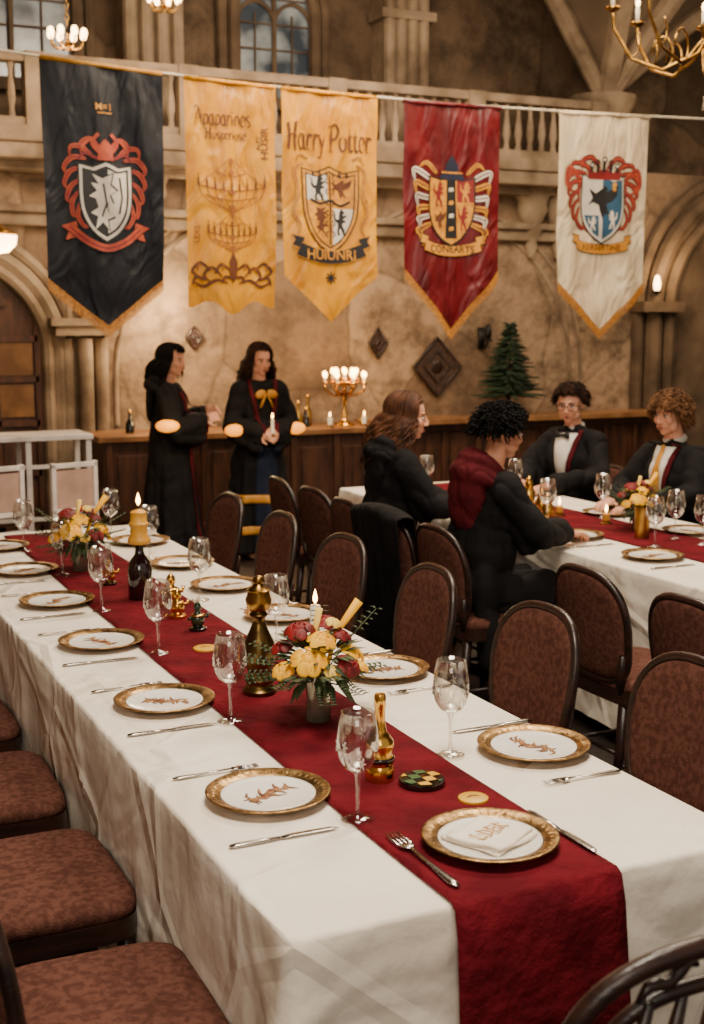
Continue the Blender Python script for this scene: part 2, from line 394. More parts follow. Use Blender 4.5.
# ---------------------------------------------------------------- counter
r=root('buffet_counter','long dark wood panelled counter with lighter top','counter',(3.65,9.95,0))
b=MB(); b.box((0,0,.42),(2.4,.5,.8)); 
for k in range(7): b.box((-1.16+k*.387,-.265,.44),(.05,.03,.76))
for k in range(6): b.box((-.97+k*.387,-.26,.46),(.24,.02,.52))
b.box((0,-.265,.08),(2.4,.04,.14)); b.obj('body','wood_counter',r,False,bevel=.004)
b=MB(); b.box((0,0,.85),(2.5,.6,.05)); b.obj('worktop','wood_top',r,False,bevel=.008)

# ---------------------------------------------------------------- table, cloth, runner
def make_table(x0,x1,y0,y1,top,lab):
    cx,cy=(x0+x1)/2,(y0+y1)/2
    r=root('banquet_table','long rectangular wooden banquet table under a white cloth','table',(cx,cy,0),group='banquet tables')
    b=MB(); b.box((0,0,top-.035),(x1-x0-.01,y1-y0-.01,.04)); b.obj('tabletop','wood_dark',r,False)
    lx,ly=(x1-x0)/2-.12,(y1-y0)/2-.15
    for sx in(-1,1):
        for sy in(-1,1):
            b=MB(); b.tube([(0,0,0),(0,0,top-.05)],[.025,.035],10); b.obj('leg','wood_dark',r,loc=(sx*lx,sy*ly,0))
    b=MB(); drop=top-.06; rad=.02
    hx,hy=(x1-x0)/2,(y1-y0)/2
    per=[]
    def line(ax,ay,bx,by,nx,ny,n):
        for i in range(n): t=i/n; per.append((ax+(bx-ax)*t,ay+(by-ay)*t,nx,ny))
    def corner(cx_,cy_,a0,n=8):
        for i in range(n): a=a0+pi/2*i/n; per.append((cx_+rad*math.cos(a),cy_+rad*math.sin(a),math.cos(a),math.sin(a)))
    ny_=int((y1-y0)/.03); nx_=int((x1-x0)/.03)
    line(hx,-hy+rad,hx,hy-rad,1,0,ny_); corner(hx-rad,hy-rad,0)
    line(hx-rad,hy,-hx+rad,hy,0,1,nx_); corner(-hx+rad,hy-rad,pi/2)
    line(-hx,hy-rad,-hx,-hy+rad,-1,0,ny_); corner(-hx+rad,-hy+rad,pi)
    line(-hx+rad,-hy,hx-rad,-hy,0,-1,nx_); corner(hx-rad,-hy+rad,1.5*pi)
    n=len(per); vs=[];fs=[]
    rows=[top,top-.003,top-.010]+[top-.010-(drop-.010)*k/22 for k in range(1,23)]
    for j,z in enumerate(rows):
        for i,(x,y,nx,ny) in enumerate(per):
            k=max(0,(top-z)/drop)
            if j<3: o=[-.004,.003,.006][j]
            else:
                o=.006+k*.010
                w=noise.noise(Vector((x*5+z*1.5,y*5,z*.9+cx)))
                rd=(1-abs(noise.noise(Vector((x*3.3+z*2.2,y*3.3-z*2.2,z*.6+2*cx)))))**7
                o+=k*.020*w+.012*rd*min(1,k*3)
                dc=min(math.hypot(abs(x)-hx,abs(y)-hy),1); o+=.07*k*math.exp(-(dc/.05)**2)-.02*k*math.exp(-((dc-.14)/.05)**2)+.012*k*math.exp(-((dc-.28)/.05)**2)
            vs.append((x+nx*o,y+ny*o,z))
    for j in range(len(rows)-1):
        for i in range(n):
            k=(i+1)%n; fs.append((j*n+i,j*n+k,(j+1)*n+k,(j+1)*n+i))
    fs.append(tuple(range(n)))
    b.add(vs,fs)
    o=b.obj('tablecloth','tablecloth_linen',None,loc=(cx,cy,0)); tag(o,'creased ivory tablecloth draped over a long table','tablecloth','ivory tablecloths')
    o.modifiers.new('t','TRIANGULATE')
def make_runner(x0,x1,y0,y1,top,dropn):
    b=MB()
    prof=[]
    n=int((y1-y0)/.05)
    for i in range(n+1): prof.append((y1+(y0-y1)*i/n,top+.004))
    prof[-1]=(y0-.005,top+.004)
    prof.append((y0-.018,top-.004))
    for k in range(1,17): prof.append((y0-.026-.046*k/16,top-.01-dropn*k/16))
    m=14
    vs=[];fs=[]
    for (y,z) in prof:
        for k in range(m+1):
            x=x0+(x1-x0)*k/m; w=max(0,top-z)*(.018+.03*(.5+.5*noise.noise(Vector((k*.55,z*1.4,3)))))
            fl=(k/m-.5)*max(0,top-z)*.04
            dz=.0026*max(0,noise.noise(Vector((x*14,y*5,0)))) if z>top else 0
            vs.append((x+fl+.002*math.sin(y*5),y-abs(w),z+dz))
    for i in range(len(prof)-1):
        for k in range(m): fs.append((i*(m+1)+k,i*(m+1)+k+1,(i+1)*(m+1)+k+1,(i+1)*(m+1)+k))
    b.add(vs,fs)
    o=b.obj('table_runner','runner_red'); tag(o,'deep burgundy velvet runner along the middle of the table','table runner','red table runners')
    sd=o.modifiers.new('s','SOLIDIFY'); sd.thickness=.002; sd.offset=1
TOP=.75
make_table(.744,1.727,1.815,6.15,TOP,'')
make_runner(1.043,1.395,1.815,6.05,TOP,.68)
make_table(3.22,4.25,2.75,7.0,TOP,'')
make_runner(3.57,3.95,2.75,6.9,TOP,.6)

# ---------------------------------------------------------------- chairs
def superloop(w,h,n,exp_top,exp_bot,taper=0):
    out=[]
    for i in range(n):
        a=2*pi*i/n; c,s=math.cos(a),math.sin(a); e=exp_top if s>0 else exp_bot
        y=w*math.copysign(abs(c)**(2/e),c); z=h*math.copysign(abs(s)**(2/e),s)
        if s<0: y*=1-taper*abs(z/h)
        out.append((y,z))
    return out
def pad(mb,loop,fn,th,mi=0):
    n=len(loop); rings=[(.97,-th*.5),(1,-th*.2),(1,th*.2),(.975,th*.55),(.92,th*.78),(.75,th*.92),(.4,th*.99),(.12,th)]
    vs=[];fs=[]
    for s,h in rings:
        for a,c in loop: vs.append(fn(a*s,c*s,h))
    for j in range(len(rings)-1):
        for i in range(n):
            k=(i+1)%n; fs.append((j*n+i,j*n+k,(j+1)*n+k,(j+1)*n+i))
    fs.append(tuple(range(n-1,-1,-1))); fs.append(tuple((len(rings)-1)*n+i for i in range(n)))
    mb.add(vs,fs,mi)
def make_chair(loc,rz,label,group,style='pad'):
    r=root('dining_chair',label,'chair',loc,rz,group)
    sl=superloop(.2,.228,48,6,6)
    b=MB(); pad(b,sl,lambda a,c,h:(a,c,.455+h),.036); b.obj('seat','upholstery',r)
    b=MB(); vs=[(a*1.0,c*1.0,z) for z in(.39,.44) for a,c in sl]; n=len(sl)
    b.add(vs,[tuple(range(n)),tuple(range(2*n-1,n-1,-1))]+[(i,(i+1)%n,(i+1)%n+n,i+n) for i in range(n)]); b.obj('seat_frame','wood_dark',r,angle=40)
    for x,y,dx,dy in ((.165,.17,.02,.015),(.165,-.17,.02,-.015),(-.17,.16,-.05,.01),(-.17,-.16,-.05,-.01)):
        b=MB(); b.tube([(dx,dy,-.41),(dx*.4,dy*.4,-.2),(0,0,0)],[.014,.018,.023],10); b.obj('leg','wood_dark',r,loc=(x,y,.41))
    b=MB(); b.tube([(.17,-.175,.2),(.17,.175,.2)],.009,8); b.tube([(-.185,-.165,.2),(-.185,.165,.2)],.009,8)
    b.tube([(.17,.178,.16),(-.19,.168,.16)],.009,8); b.tube([(.17,-.178,.16),(-.19,-.168,.16)],.009,8); b.obj('stretcher','wood_dark',r)
    zc,h=.665,.2
    bl=superloop(.21,h,56,2.7,4.6,.10)
    tilt=lambda z:-.2-(z-.47)*.16
    bow=lambda y:.025*(y*y)/.04
    br=bpy.data.objects.new('backrest',None); COL.objects.link(br); br.parent=r
    b=MB(); b.tube([(tilt(zc+z)+bow(y),y,zc+z) for y,z in bl],.0145,10,closed=True,up=(1,0,0)); b.obj('back_frame','wood_dark',br)
    if style=='pad':
        b=MB()
        for sg in (1,-1):
            pad(b,[(y*.96,z*.96) for y,z in bl],lambda a,c,hh:(tilt(zc+c)+bow(a)+sg*(hh+.003),a,zc+c),.02)
        b.obj('back_cushion','upholstery',br)
    else:
        b=MB()
        b.tube([(tilt(zc+z*.72)+bow(y),y*.72,zc+z*.72) for y,z in bl],.011,10,closed=True,up=(1,0,0))
        for k in (-2,-1,0,1,2):
            y=k*.05; b.tube([(tilt(zc-h*.7),y*.8,zc-h*.69),(tilt(zc)+.005,y*1.15,zc),(tilt(zc+h*.7),y,zc+h*.68)],[.007,.014,.007],8)
        for s in (-1,1):
            b.tube([(tilt(zc),s*.14,zc),(tilt(zc),s*.2,zc+.02)],.008,6)
            b.tube([(tilt(zc+h*.8)+.002,s*(.03+.09*k/6),zc+h*.86-.03*(k/6)**2+.008*math.sin(k*1.6)) for k in range(7)],[.004,.008,.01,.008,.01,.008,.004],6)
        b.obj('back_spindle','wood_dark',br)
    for s in(-1,1):
        b=MB(); b.tube([(-.175,s*.155,.42),(tilt(.5),s*.172,.5),(tilt(.58)+.008,s*.192,.58)],[.02,.018,.014],8); b.obj('back_post','wood_dark',br)
    return r
lab='dark wooden chair with rounded brown upholstered back at the table'
ch0=make_chair((1.965,2.56,0),pi,lab,'upholstered dining chairs')
for k,(y,rr) in enumerate(((3.26,.03),(3.99,-.04),(4.72,.05),(5.43,0),(6.14,.04))): dup(ch0,(1.96,y,0),pi+rr)
lab2='dark wooden chair with square brown padded seat against the tablecloth'
for k,(y,x,rr) in enumerate(((2.20,.535,-.03),(2.86,.525,.02),(3.52,.52,-.02),(4.2,.52,.03),(4.88,.52,0),(5.55,.52,0))): dup(ch0,(x,y,0),rr,lab2,scale=(1,1.08,1.0))
hc_=make_chair((1.15,1.52,0),pi/2,'dark wooden open spindle-back chair at the head of the table','upholstered dining chairs','open'); hc_.scale=(1,1.12,1.06)
lab3='dark wooden upholstered chair at the second table'
for y,rr in ((3.19,.04),(3.75,.0),(6.24,.05),(6.70,-.05)): dup(ch0,(2.95,y,0),rr,lab3)
dup(ch0,(2.91,5.27,0),0,'dark wooden chair with black robe hung over its back')
for y in (4.81,5.74): dup(ch0,(2.92,y,0),0,'dark wooden chair carrying a robed guest')
for y in (6.4,5.46): dup(ch0,(4.55,y,0),pi,'dark wooden chair carrying a robed guest')
b=MB()
def rob(u,v):
    y=(u-.5)*.44; s=v*1.0; 
    if s<.45: z=.895-(.45-s)*.9; x=(-.2-(z-.47)*.16)+.05
    elif s<.55: t=(s-.45)/.1; z=.895+.015*math.sin(t*pi); x=(-.2-(z-.47)*.16)+.05-.1*t
    else: z=.895-(s-.55)*1.5; x=(-.2-(z-.47)*.16)-.05-.02*(s-.55)
    w=.022*noise.noise(Vector((u*7,z*1.8,1)))*(1 if not .45<s<.55 else .3)
    return (x+(w if s<.5 else -abs(w)*1.6),y*(1+.1*math.sin(z*9)),z-.03*(2*u-1)**2)
b.grid(rob,40,50); o=b.obj('draped_robe','robe_black',loc=(2.91,5.27,0)); tag(o,'black robe hung over the back of a chair','robe'); sd=o.modifiers.new('s','SOLIDIFY'); sd.thickness=.006

# ---------------------------------------------------------------- tableware
def motif(b,seed,z,k_=1.25):
    rnd=random.Random(seed)
    P=[(k_*(-.05+.1*i/6),.012*math.sin(i*1.7+seed),z) for i in range(7)]
    b.tube(P,[.002,.005,.009,.012,.009,.006,.002],6,flat=.1)
    for i in range(20):
        x=-.045+.09*i/19; a=rnd.uniform(-1.9,1.9); l=rnd.uniform(.014,.032)*k_
        p0=Vector((x*k_,.01*math.sin(i),z)); p1=p0+Vector((math.cos(a)*l*.6,math.copysign(l*.8,math.sin(a)),0)); pm=p0.lerp(p1,.5)+Vector((rnd.uniform(-.008,.008),0,0))
        b.tube([p0,pm,p1],[.003,.004,.001],5,flat=.12)
def make_plate(loc,rz,seed=1):
    r=root('dinner_plate','white dinner plate with antique gold rim and brown drawing','plate',loc,rz,'gold-rimmed plates')
    b=MB(); b.lathe([(0,.002),(.075,.0),(.08,.003),(.105,.010),(.132,.018),(.1335,.0205),(.13,.0215),(.118,.0185),(.103,.014),(.098,.009),(.06,.006),(0,.006)],56)
    for k in range(44):
        a=2*pi*k/44; R=Euler((0,-.25,a)).to_matrix()
        b.ell((.1155*math.cos(a),.1155*math.sin(a),.0176),(.0072,.0024,.0010),6,4,0,R)
    b.obj('rim','plate_gold',r)
    b=MB(); b.lathe([(.06,.007),(.1005,.0115),(.1005,.0138),(.095,.0128),(.08,.0100),(.04,.0092),(.0,.0092)],56); b.obj('well','plate_white',r)
    b=MB(); motif(b,seed,.0102); b.obj('painted_motif','motif_brown',r)
    return r
p0=make_plate((.94,2.408,TOP+.002),.4,1); p1=make_plate((1.62,2.43,TOP+.002),2.0,2); p2=make_plate((.94,3.151,TOP+.002),-.3,5)
plc=[(.948,3.846,0),(.951,4.494,1),(.958,5.121,2),(.96,5.72,0),(1.60,3.18,2),(1.60,3.946,0),(1.59,4.5,1),(1.58,5.0,2),(1.575,5.6,0)]
for x,y,k in plc: dup((p0,p1,p2)[k],(x,y,TOP+.002),random.uniform(0,6))
for x,y in ((3.46,4.88),(3.45,4.3),(3.45,5.55),(3.46,6.15),(4.03,4.75),(4.03,5.4),(4.03,6.3),(3.45,3.6),(4.03,4.1)): dup(p1,(x,y,TOP+.002),random.uniform(0,6))
pe=dup(p0,(1.235,1.995,TOP+.007),.2,'white dinner plate with antique gold rim holding a folded napkin')
for ch in list(pe.children):
    if ch.name.startswith('painted'): bpy.data.objects.remove(ch)
r=root('folded_napkin','folded white napkin with small gold embroidery on a plate','napkin',(1.235,1.995,TOP+.0175),.42)
b=MB()
for k in range(3):
    hw=.07-.003*k; hd=.066-.004*k
    def ng(u,v,k=k,hw=hw,hd=hd):
        x=(u-.5)*2*hw;y=(v-.5)*2*hd; e=max(abs(2*u-1),abs(2*v-1))**6
        return (x+.006*math.sin(v*3+k),y+.005*math.sin(u*4+k*2),.0035+.0046*k+.002*math.sin(u*5+k)+.0015*math.sin(v*7)-.0022*e*(k>0))
    b.grid(ng,16,16)
o=b.obj('cloth','tablecloth_linen',r); sd=o.modifiers.new('s','SOLIDIFY'); sd.thickness=.002; sd.offset=0
b=MB(); zz=.0168
def eb(pts,rr=.0018): b.tube([(x,y,zz) for x,y in pts],rr,5,flat=.6)
for i,x in enumerate((-.038,-.014,.010,.034)):
    eb([(x-.006,-.014),(x-.006,.016)])
    if i==0: eb([(x-.008,-.014),(x+.009,-.014)])
    if i==1: eb([(x-.006,.014),(x+.008,.01),(x+.008,-.01),(x-.006,-.014)])
    if i==2: eb([(x-.006,.014),(x+.008,.014)]); eb([(x-.006,.0),(x+.006,.0)]); eb([(x-.006,-.014),(x+.008,-.014)])
    if i==3: eb([(x-.006,.014),(x+.007,.008),(x-.006,.002),(x+.009,-.014)])
    eb([(x-.010,.017),(x-.002,.017)],.0014)
b.obj('embroidery','gold_paint',r)

def make_knife(loc,rz):
    r=root('table_knife','silver dinner knife on the tablecloth','knife',loc,rz,'silver cutlery')
    b=MB(); b.tube([(-.115,0,.004),(-.1,0,.004),(-.05,0,.004),(-.01,0,.004)],[.005,.0085,.0075,.0045],8,flat=.5); b.obj('handle','silver',r)
    b=MB(); b.tube([(-.01,0,.004),(.01,.001,.004),(.06,.001,.004),(.1,0,.004),(.115,-.004,.004)],[.005,.009,.0095,.008,.001],8,flat=.18); b.obj('blade','silver',r)
    return r
def make_fork(loc,rz):
    r=root('dinner_fork','silver dinner fork on the tablecloth','fork',loc,rz,'silver cutlery')
    b=MB(); b.tube([(-.1,0,.004),(-.085,0,.004),(-.02,0,.005),(.035,0,.007)],[.004,.008,.004,.0035],8,flat=.45); b.obj('handle','silver',r)
    b=MB(); b.tube([(.033,0,.007),(.042,0,.007),(.056,0,.005)],[.0035,.010,.0125],8,flat=.2)
    for k in range(4):
        y=-.0105+.007*k; b.tube([(.054,y,.005),(.08,y,.004),(.1,y*.9,.006)],[.0024,.002,.0012],6)
    b.obj('tines','silver',r); return r
kn=make_knife((.893,2.20,TOP+.001),.0); fk=make_fork((.89,2.60,TOP+.001),0)
for y in (2.935,3.64,4.29,4.92): dup(kn,(.895,y,TOP+.001),random.uniform(-.05,.05))
for y in (3.34,4.04,4.69,5.3): dup(fk,(.89,y,TOP+.001),random.uniform(-.05,.05))
for y in (2.225,2.98,3.74): dup(fk,(1.615,y,TOP+.001),pi+random.uniform(-.05,.05))
for y in (2.62,3.38,4.12): dup(kn,(1.62,y,TOP+.001),pi+random.uniform(-.05,.05))
dup(fk,(1.08,1.98,TOP+.0075),pi/2,scale=(1.3,1.3,1.1)); dup(kn,(1.39,1.98,TOP+.0075),-pi/2+.02)
for y in (4.65,5.1,4.1): dup(kn,(3.4,y,TOP+.001),0)

def make_glass(loc):
    r=root('wine_glass','clear stemmed wine glass on the tablecloth','wine glass',loc,0,'stemmed wine glasses')
    b=MB(); b.lathe([(0,.0005),(.034,.001),(.0345,.003),(.02,.006),(.007,.012),(.0045,.02),(.004,.05),(.0045,.085),(.008,.097),(.01,.1)],28); b.obj('stem','clear_glass',r)
    b=MB(); b.open_lathe([(.001,.098),(.014,.101),(.028,.112),(.038,.13),(.0425,.152),(.042,.175),(.0385,.2),(.034,.226),(.0332,.2265),(.0375,.2),(.041,.175),(.0415,.152),(.037,.131),(.027,.1135),(.013,.103),(.001,.1005)],32)
    for k in range(7):
        a=k*.9; z=.15+.02*math.sin(k*2.2)
        for j in range(5):
            th=j*2*pi/5; aa=a+.15*math.cos(th); zz=z+.012*math.sin(th); rr=.0425
            b.tube([(rr*math.cos(a),rr*math.sin(a),z),(rr*math.cos(aa),rr*math.sin(aa),zz)],[.0006,.0016],4,1)
    b.obj('bowl',['clear_glass','ink_white'],r)
    return r
g0=make_glass((1.06,2.22,TOP+.004))
for x,y in ((1.424,2.482),(1.046,2.933),(1.075,3.653),(1.065,4.299),(1.08,4.98),(1.05,5.6),(1.43,4.32),(1.5,5.2),(1.43,3.58),(1.49,5.8)): dup(g0,(x,y,TOP+.004))
for x,y in ((3.55,5.25),(3.84,4.63),(3.92,5.3),(3.62,4.5),(3.85,4.45),(3.66,5.9),(3.9,6.1),(3.55,6.5),(3.9,4.2),(3.64,3.9)): dup(g0,(x,y,TOP+.005))

def rose(b,c,r,mi,rnd):
    b.ell(c,(r*.34,r*.34,r*.45),10,7,mi)
    for layer,(n,rr,tilt,fl) in enumerate(((4,.40,.35,.5),(5,.72,.85,.75),(7,1.05,1.25,1.1))):
        for k in range(n):
            a=2*pi*k/n+layer*.5+rnd.uniform(-.25,.25)
            d=Vector((math.cos(a)*math.sin(tilt),math.sin(a)*math.sin(tilt),math.cos(tilt)*.7))
            R=Vector((0,0,1)).rotation_difference(Vector((math.cos(a),math.sin(a),.2+fl)).normalized()).to_matrix()
            b.ell(Vector(c)+d*r*rr*.8,(r*.46,r*.46,r*.07),10,6,mi,R)
def make_bouquet(loc,s,seed,label):
    rnd=random.Random(seed)
    r=root('flower_arrangement',label,'flower arrangement',loc,0,'flower centrepieces')
    b=MB(); b.lathe([(0,0),(.032,0),(.034,.004),(.030,.06),(.036,.13),(.032,.13),(.028,.02),(0,.02)],24); b.obj('vase','vase_metal',r,angle=50).scale=(s,s,s)
    spots=[(-.055,-.07,.175,'y',.042),(.045,-.08,.155,'r',.032),(-.01,-.045,.215,'y',.034),(-.05,.0,.235,'r',.036),(.03,.01,.245,'r',.034),(-.085,.03,.19,'r',.028),(.085,-.02,.17,'y',.032),(.045,.05,.2,'y',.026),(-.03,.06,.2,'y',.026),(.1,-.05,.14,'y',.018),(-.11,-.04,.15,'y',.026),(-.005,-.1,.15,'p',.020),(.06,-.01,.215,'r',.026),(.02,-.05,.26,'p',.018)]
    for x,y,z,c,rr in spots:
        b=MB(); rose(b,(0,0,0),rr*s,0,rnd); b.obj('blossom',{'y':'yellow_petal','r':'red_petal','p':'yellow_pale'}[c],r,loc=(x*s,y*s,z*s)).rotation_euler=(-y*5*s+.25,x*5*s,0)
    b=MB()
    b.tube([(0,0,.05*s),(.05*s,.0,.22*s),(.11*s,-.01*s,.30*s)],[.004,.008*s,.014*s],6,1)
    b.tube([(0,0,.05*s),(-.01*s,.0,.22*s),(.0*s,-.01*s,.29*s)],[.004,.008*s,.010*s],6,2)
    for k in range(120):
        a=rnd.uniform(0,2*pi); el=rnd.uniform(-.8,.9); l=rnd.uniform(.035,.085)*s
        d=Vector((math.cos(a)*math.cos(el),math.sin(a)*math.cos(el),math.sin(el))); o=Vector((0,0,.15*s))+d*.06*s; e=o+d*l+Vector((0,0,-.016))
        b.tube([o,o.lerp(e,.5)+Vector((0,0,.006)),e],[.003,.013*s,.001],6,0,flat=.12)
    for k in range(20):
        a=rnd.uniform(0,2*pi); e=Vector((math.cos(a)*.18*s,math.sin(a)*.18*s,rnd.uniform(.08,.27)*s))
        mid=e*.6+Vector((0,0,.05*s)); b.tube([(0,0,.1*s),mid,e],[.002,.002,.001],5,0)
        for f in (.2,.4,.6,.8,1.0):
            p=mid.lerp(e,f)
            for sd_ in (-1,1): b.tube([p,p+Vector((-math.sin(a)*sd_,math.cos(a)*sd_,.3))*.014*s,p+Vector((-math.sin(a)*sd_,math.cos(a)*sd_,.1))*.027*s],[.001,.006*s,.001],5,0,flat=.15)
    b.obj('foliage',['leaf_green','yellow_petal','yellow_pale'],r); return r
make_bouquet((1.25,2.85,TOP+.005),1.0,3,'loose bouquet of yellow and red roses in a glassy vase')
make_bouquet((1.17,5.05,TOP+.005),1.0,5,'yellow and dark red flowers in a glassy vase')
make_bouquet((3.86,4.93,TOP+.005),.9,9,'yellow and red flowers in a vase on the second table')

def lathe_thing(name,label,cat,loc,parts,group=None):
    r=root(name,label,cat,loc,0,group)
    for pn,prof,m in parts:
        b=MB(); b.lathe(prof,28); b.obj(pn,m,r,angle=50)
    return r
pm=lathe_thing('pepper_mill','tall turned aged-brass pepper mill on the runner','pepper mill',(1.20,3.13,TOP+.005),[
 ('base',[(0,0),(.042,0),(.044,.012),(.036,.02),(.034,.03),(.038,.04)],'brass_dark'),
 ('body',[(.036,.038),(.03,.05),(.03,.06),(.04,.085),(.043,.11),(.038,.14),(.026,.165),(.018,.185),(.016,.2),(.024,.21),(.018,.22)],'brass_dark'),
 ('cap',[(.018,.218),(.03,.228),(.034,.25),(.028,.268),(.03,.275),(.016,.285),(.012,.292),(.016,.3),(.012,.31),(0,.314)],'brass')])
pm.scale=(1.05,1.05,1.04)
lathe_thing('gilt_bottle','small gilt bottle with dark collar on the runner','bottle',(1.2,2.40,TOP+.005),[
 ('body',[(0,0),(.03,0),(.031,.006),(.031,.03),(.028,.036),(.031,.042),(.031,.055),(.026,.065),(.031,.078),(.030,.09),(.02,.105),(.016,.11)],'gold_shiny'),
 ('collar',[(.0315,.044),(.033,.046),(.033,.054),(.0315,.056)],'bottle_dark'),
 ('neck',[(.016,.108),(.013,.12),(.0115,.135),(.0115,.165),(.013,.168),(.013,.19),(.0115,.195),(0,.196)],'gold_shiny')])
lathe_thing('candle_bottle','dark wine bottle with shaped gold top and lit flame','candle',(1.24,4.43,TOP+.005),[
 ('bottle',[(0,0),(.042,0),(.044,.005),(.044,.11),(.036,.14),(.018,.165),(.015,.18),(.015,.205)],'bottle_dark'),
 ('gold_top',[(.015,.20),(.038,.204),(.042,.212),(.04,.222),(.03,.236),(.032,.25),(.03,.262),(.034,.268),(.036,.278),(.03,.284),(.028,.312),(.03,.318),(.022,.324),(0,.330)],'wax_gold'),
 ('wick',[(.0015,.328),(.0015,.345),(0,.346)],'black_gloss'),
 ('flame',[(0,.342),(.007,.352),(.008,.362),(.004,.378),(0,.39)],'flame')])
def small_candle(loc,h,r_,label,m='wax_white'):
    return lathe_thing('candle',label,'candle',loc,[('holder',[(0,0),(r_*1.9,0),(r_*1.9,.005),(r_*1.2,.01),(r_*1.2,.02)],'brass'),('wax',[(0,.01),(r_,.01),(r_,h),(r_*.8,h+.003),(0,h)],m),('flame',[(0,h+.006),(.006,h+.016),(.007,h+.026),(.003,h+.042),(0,h+.052)],'flame')],'lit candles')
small_candle((1.47,3.37,TOP+.002),.17,.016,'lit ivory pillar candle in a brass dish')
r=root('patterned_coaster','round black tin with yellow and green check pattern','coaster',(1.27,2.335,TOP+.0055)); b=MB(); b.lathe([(0,0),(.05,0),(.052,.006),(.05,.014),(0,.015)],32); b.obj('base','black_gloss',r,angle=40)
b=MB()
for i in range(4):
    for j in range(4):
        if (i+j)%2==0: continue
        x0,x1=-.048+.024*i,-.048+.024*(i+1); y0,y1=-.048+.024*j,-.048+.024*(j+1)
        q=[]
        for t in range(12):
            u=t/3; sd=int(u)%4; f=u-int(u)
            p=[(x0+(x1-x0)*f,y0),(x1,y0+(y1-y0)*f),(x1-(x1-x0)*f,y1),(x0,y1-(y1-y0)*f)][sd]
            l=max(.001,math.hypot(*p)); k=min(1,.046/l); q.append((p[0]*k,p[1]*k,.0158))
        b.add(q,[tuple(range(12))],(1 if (i*3+j)%4==1 else 0))
b.obj('checks',['yellow_disc','token_green'],r,False)
def disc(loc,rr):
    r=root('gold_token','flat yellow token with dark stamped emblem','token',loc,0,'yellow tokens')
    b=MB(); b.lathe([(0,0),(rr,0),(rr,.005),(rr*.92,.0065),(0,.006)],28); b.obj('disc','yellow_disc',r,angle=40)
    b=MB(); b.tube([(-rr*.5,0,.0068),(0,rr*.25,.0068),(rr*.5,0,.0068)],[.001,.005,.001],6,flat=.15); b.obj('emblem','motif_brown',r)
disc((1.325,2.21,TOP+.0055),.032); disc((1.22,3.64,TOP+.0055),.038)
def figurine(loc,m,m2,label,s=1):
    r=root('figurine',label,'figurine',loc,0,'small figurines')
    b=MB(); b.lathe([(0,0),(.03*s,0),(.03*s,.01*s),(.02*s,.016*s)],16); b.obj('base',m,r,angle=40)
    b=MB(); b.lathe([(.016*s,.012*s),(.024*s,.03*s),(.02*s,.055*s),(.009*s,.065*s),(.014*s,.078*s),(.012*s,.09*s),(.004*s,.1*s),(0,.106*s)],16); b.tube([(.018*s,0,.05*s),(.035*s,0,.045*s),(.038*s,0,.06*s)],.006*s,6); b.tube([(-.018*s,0,.05*s),(-.035*s,0,.04*s)],.006*s,6); b.obj('body',m2,r)
    b=MB(); b.lathe([(.0215*s,.05*s),(.024*s,.054*s),(.0215*s,.058*s)],16); b.obj('belt','gold_shiny',r)
figurine((1.275,3.88,TOP+.0055),'black_gloss','bottle_green','small dark green and gilt figurine on the runner',.95)
figurine((1.27,4.08,TOP+.0055),'gold_shiny','gold_shiny','small shiny gilt figurine on the runner',1.0); figurine((1.3,4.25,TOP+.0055),'gold_shiny','gold_shiny','small shiny gilt figurine on the runner',1.2)
figurine((1.2,4.72,TOP+.0055),'black_gloss','gold_shiny','dark and gilt figurine on the runner',1.0)
lathe_thing('brass_tumbler','brass cylinder tumbler on the second table','tumbler',(3.72,4.72,TOP+.0055),[('cup',[(0,0),(.034,0),(.036,.14),(.033,.14),(.03,.01),(0,.01)],'brass')])
for x,y,h in ((3.75,5.6,.12),(3.8,5.8,.16),(3.7,6.1,.1),(3.62,5.35,.13)):
    lathe_thing('brass_pot','small brass condiment pot','pot',(x,y,TOP+.0055),[('body',[(0,0),(.03,0),(.035,h*.5),(.02,h*.7),(.026,h*.8),(.01,h),(0,h+.01)],'gold_shiny')],'small brass pots')
for x,y in ((3.82,5.13),(3.76,5.45),(3.76,6.4)): small_candle((x,y,TOP+.0055),.05,.018,'small lit tealight candle','wax_gold')

# ---------------------------------------------------------------- counter items
CT=.875
def candelabra(loc):
    r=root('candelabra','gold candelabra with a crown of lit candles on the counter','candelabra',loc)
    b=MB(); b.lathe([(0,0),(.09,0),(.09,.012),(.05,.03),(.02,.06),(.03,.1),(.014,.13),(.014,.2),(.028,.23),(.014,.26),(.012,.36),(.02,.38),(0,.4)],20); b.lathe([(.01,.33),(.1,.35),(.15,.37),(.15,.378),(.08,.37),(.01,.36)],20); b.obj('stem','gold_shiny',r)
    for k in range(16):
        a=2*pi*k/16; c,s=math.cos(a),math.sin(a); R=(.18,.10)[k%2]; zt=(0,.03)[k%2]
        b=MB(); b.tube([(0,0,.28),(c*R*.5,s*R*.5,.25),(c*R,s*R,.3+zt),(c*R,s*R,.36+zt)],.006,6); b.lathe([(0,.355+zt),(.02,.36+zt),(.022,.372+zt)],10,(c*R,s*R,0)); b.obj('arm','gold_shiny',r)
        b=MB(); b.lathe([(0,.37+zt),(.01,.37+zt),(.01,.41+zt),(0,.41+zt)],8,(c*R,s*R,0)); b.obj('candle','wax_white',r)
        b=MB(); b.ell((c*R,s*R,.435+zt),(.02,.02,.026),8,6); b.obj('flame','flame',r)
candelabra((4.6,9.9,CT))
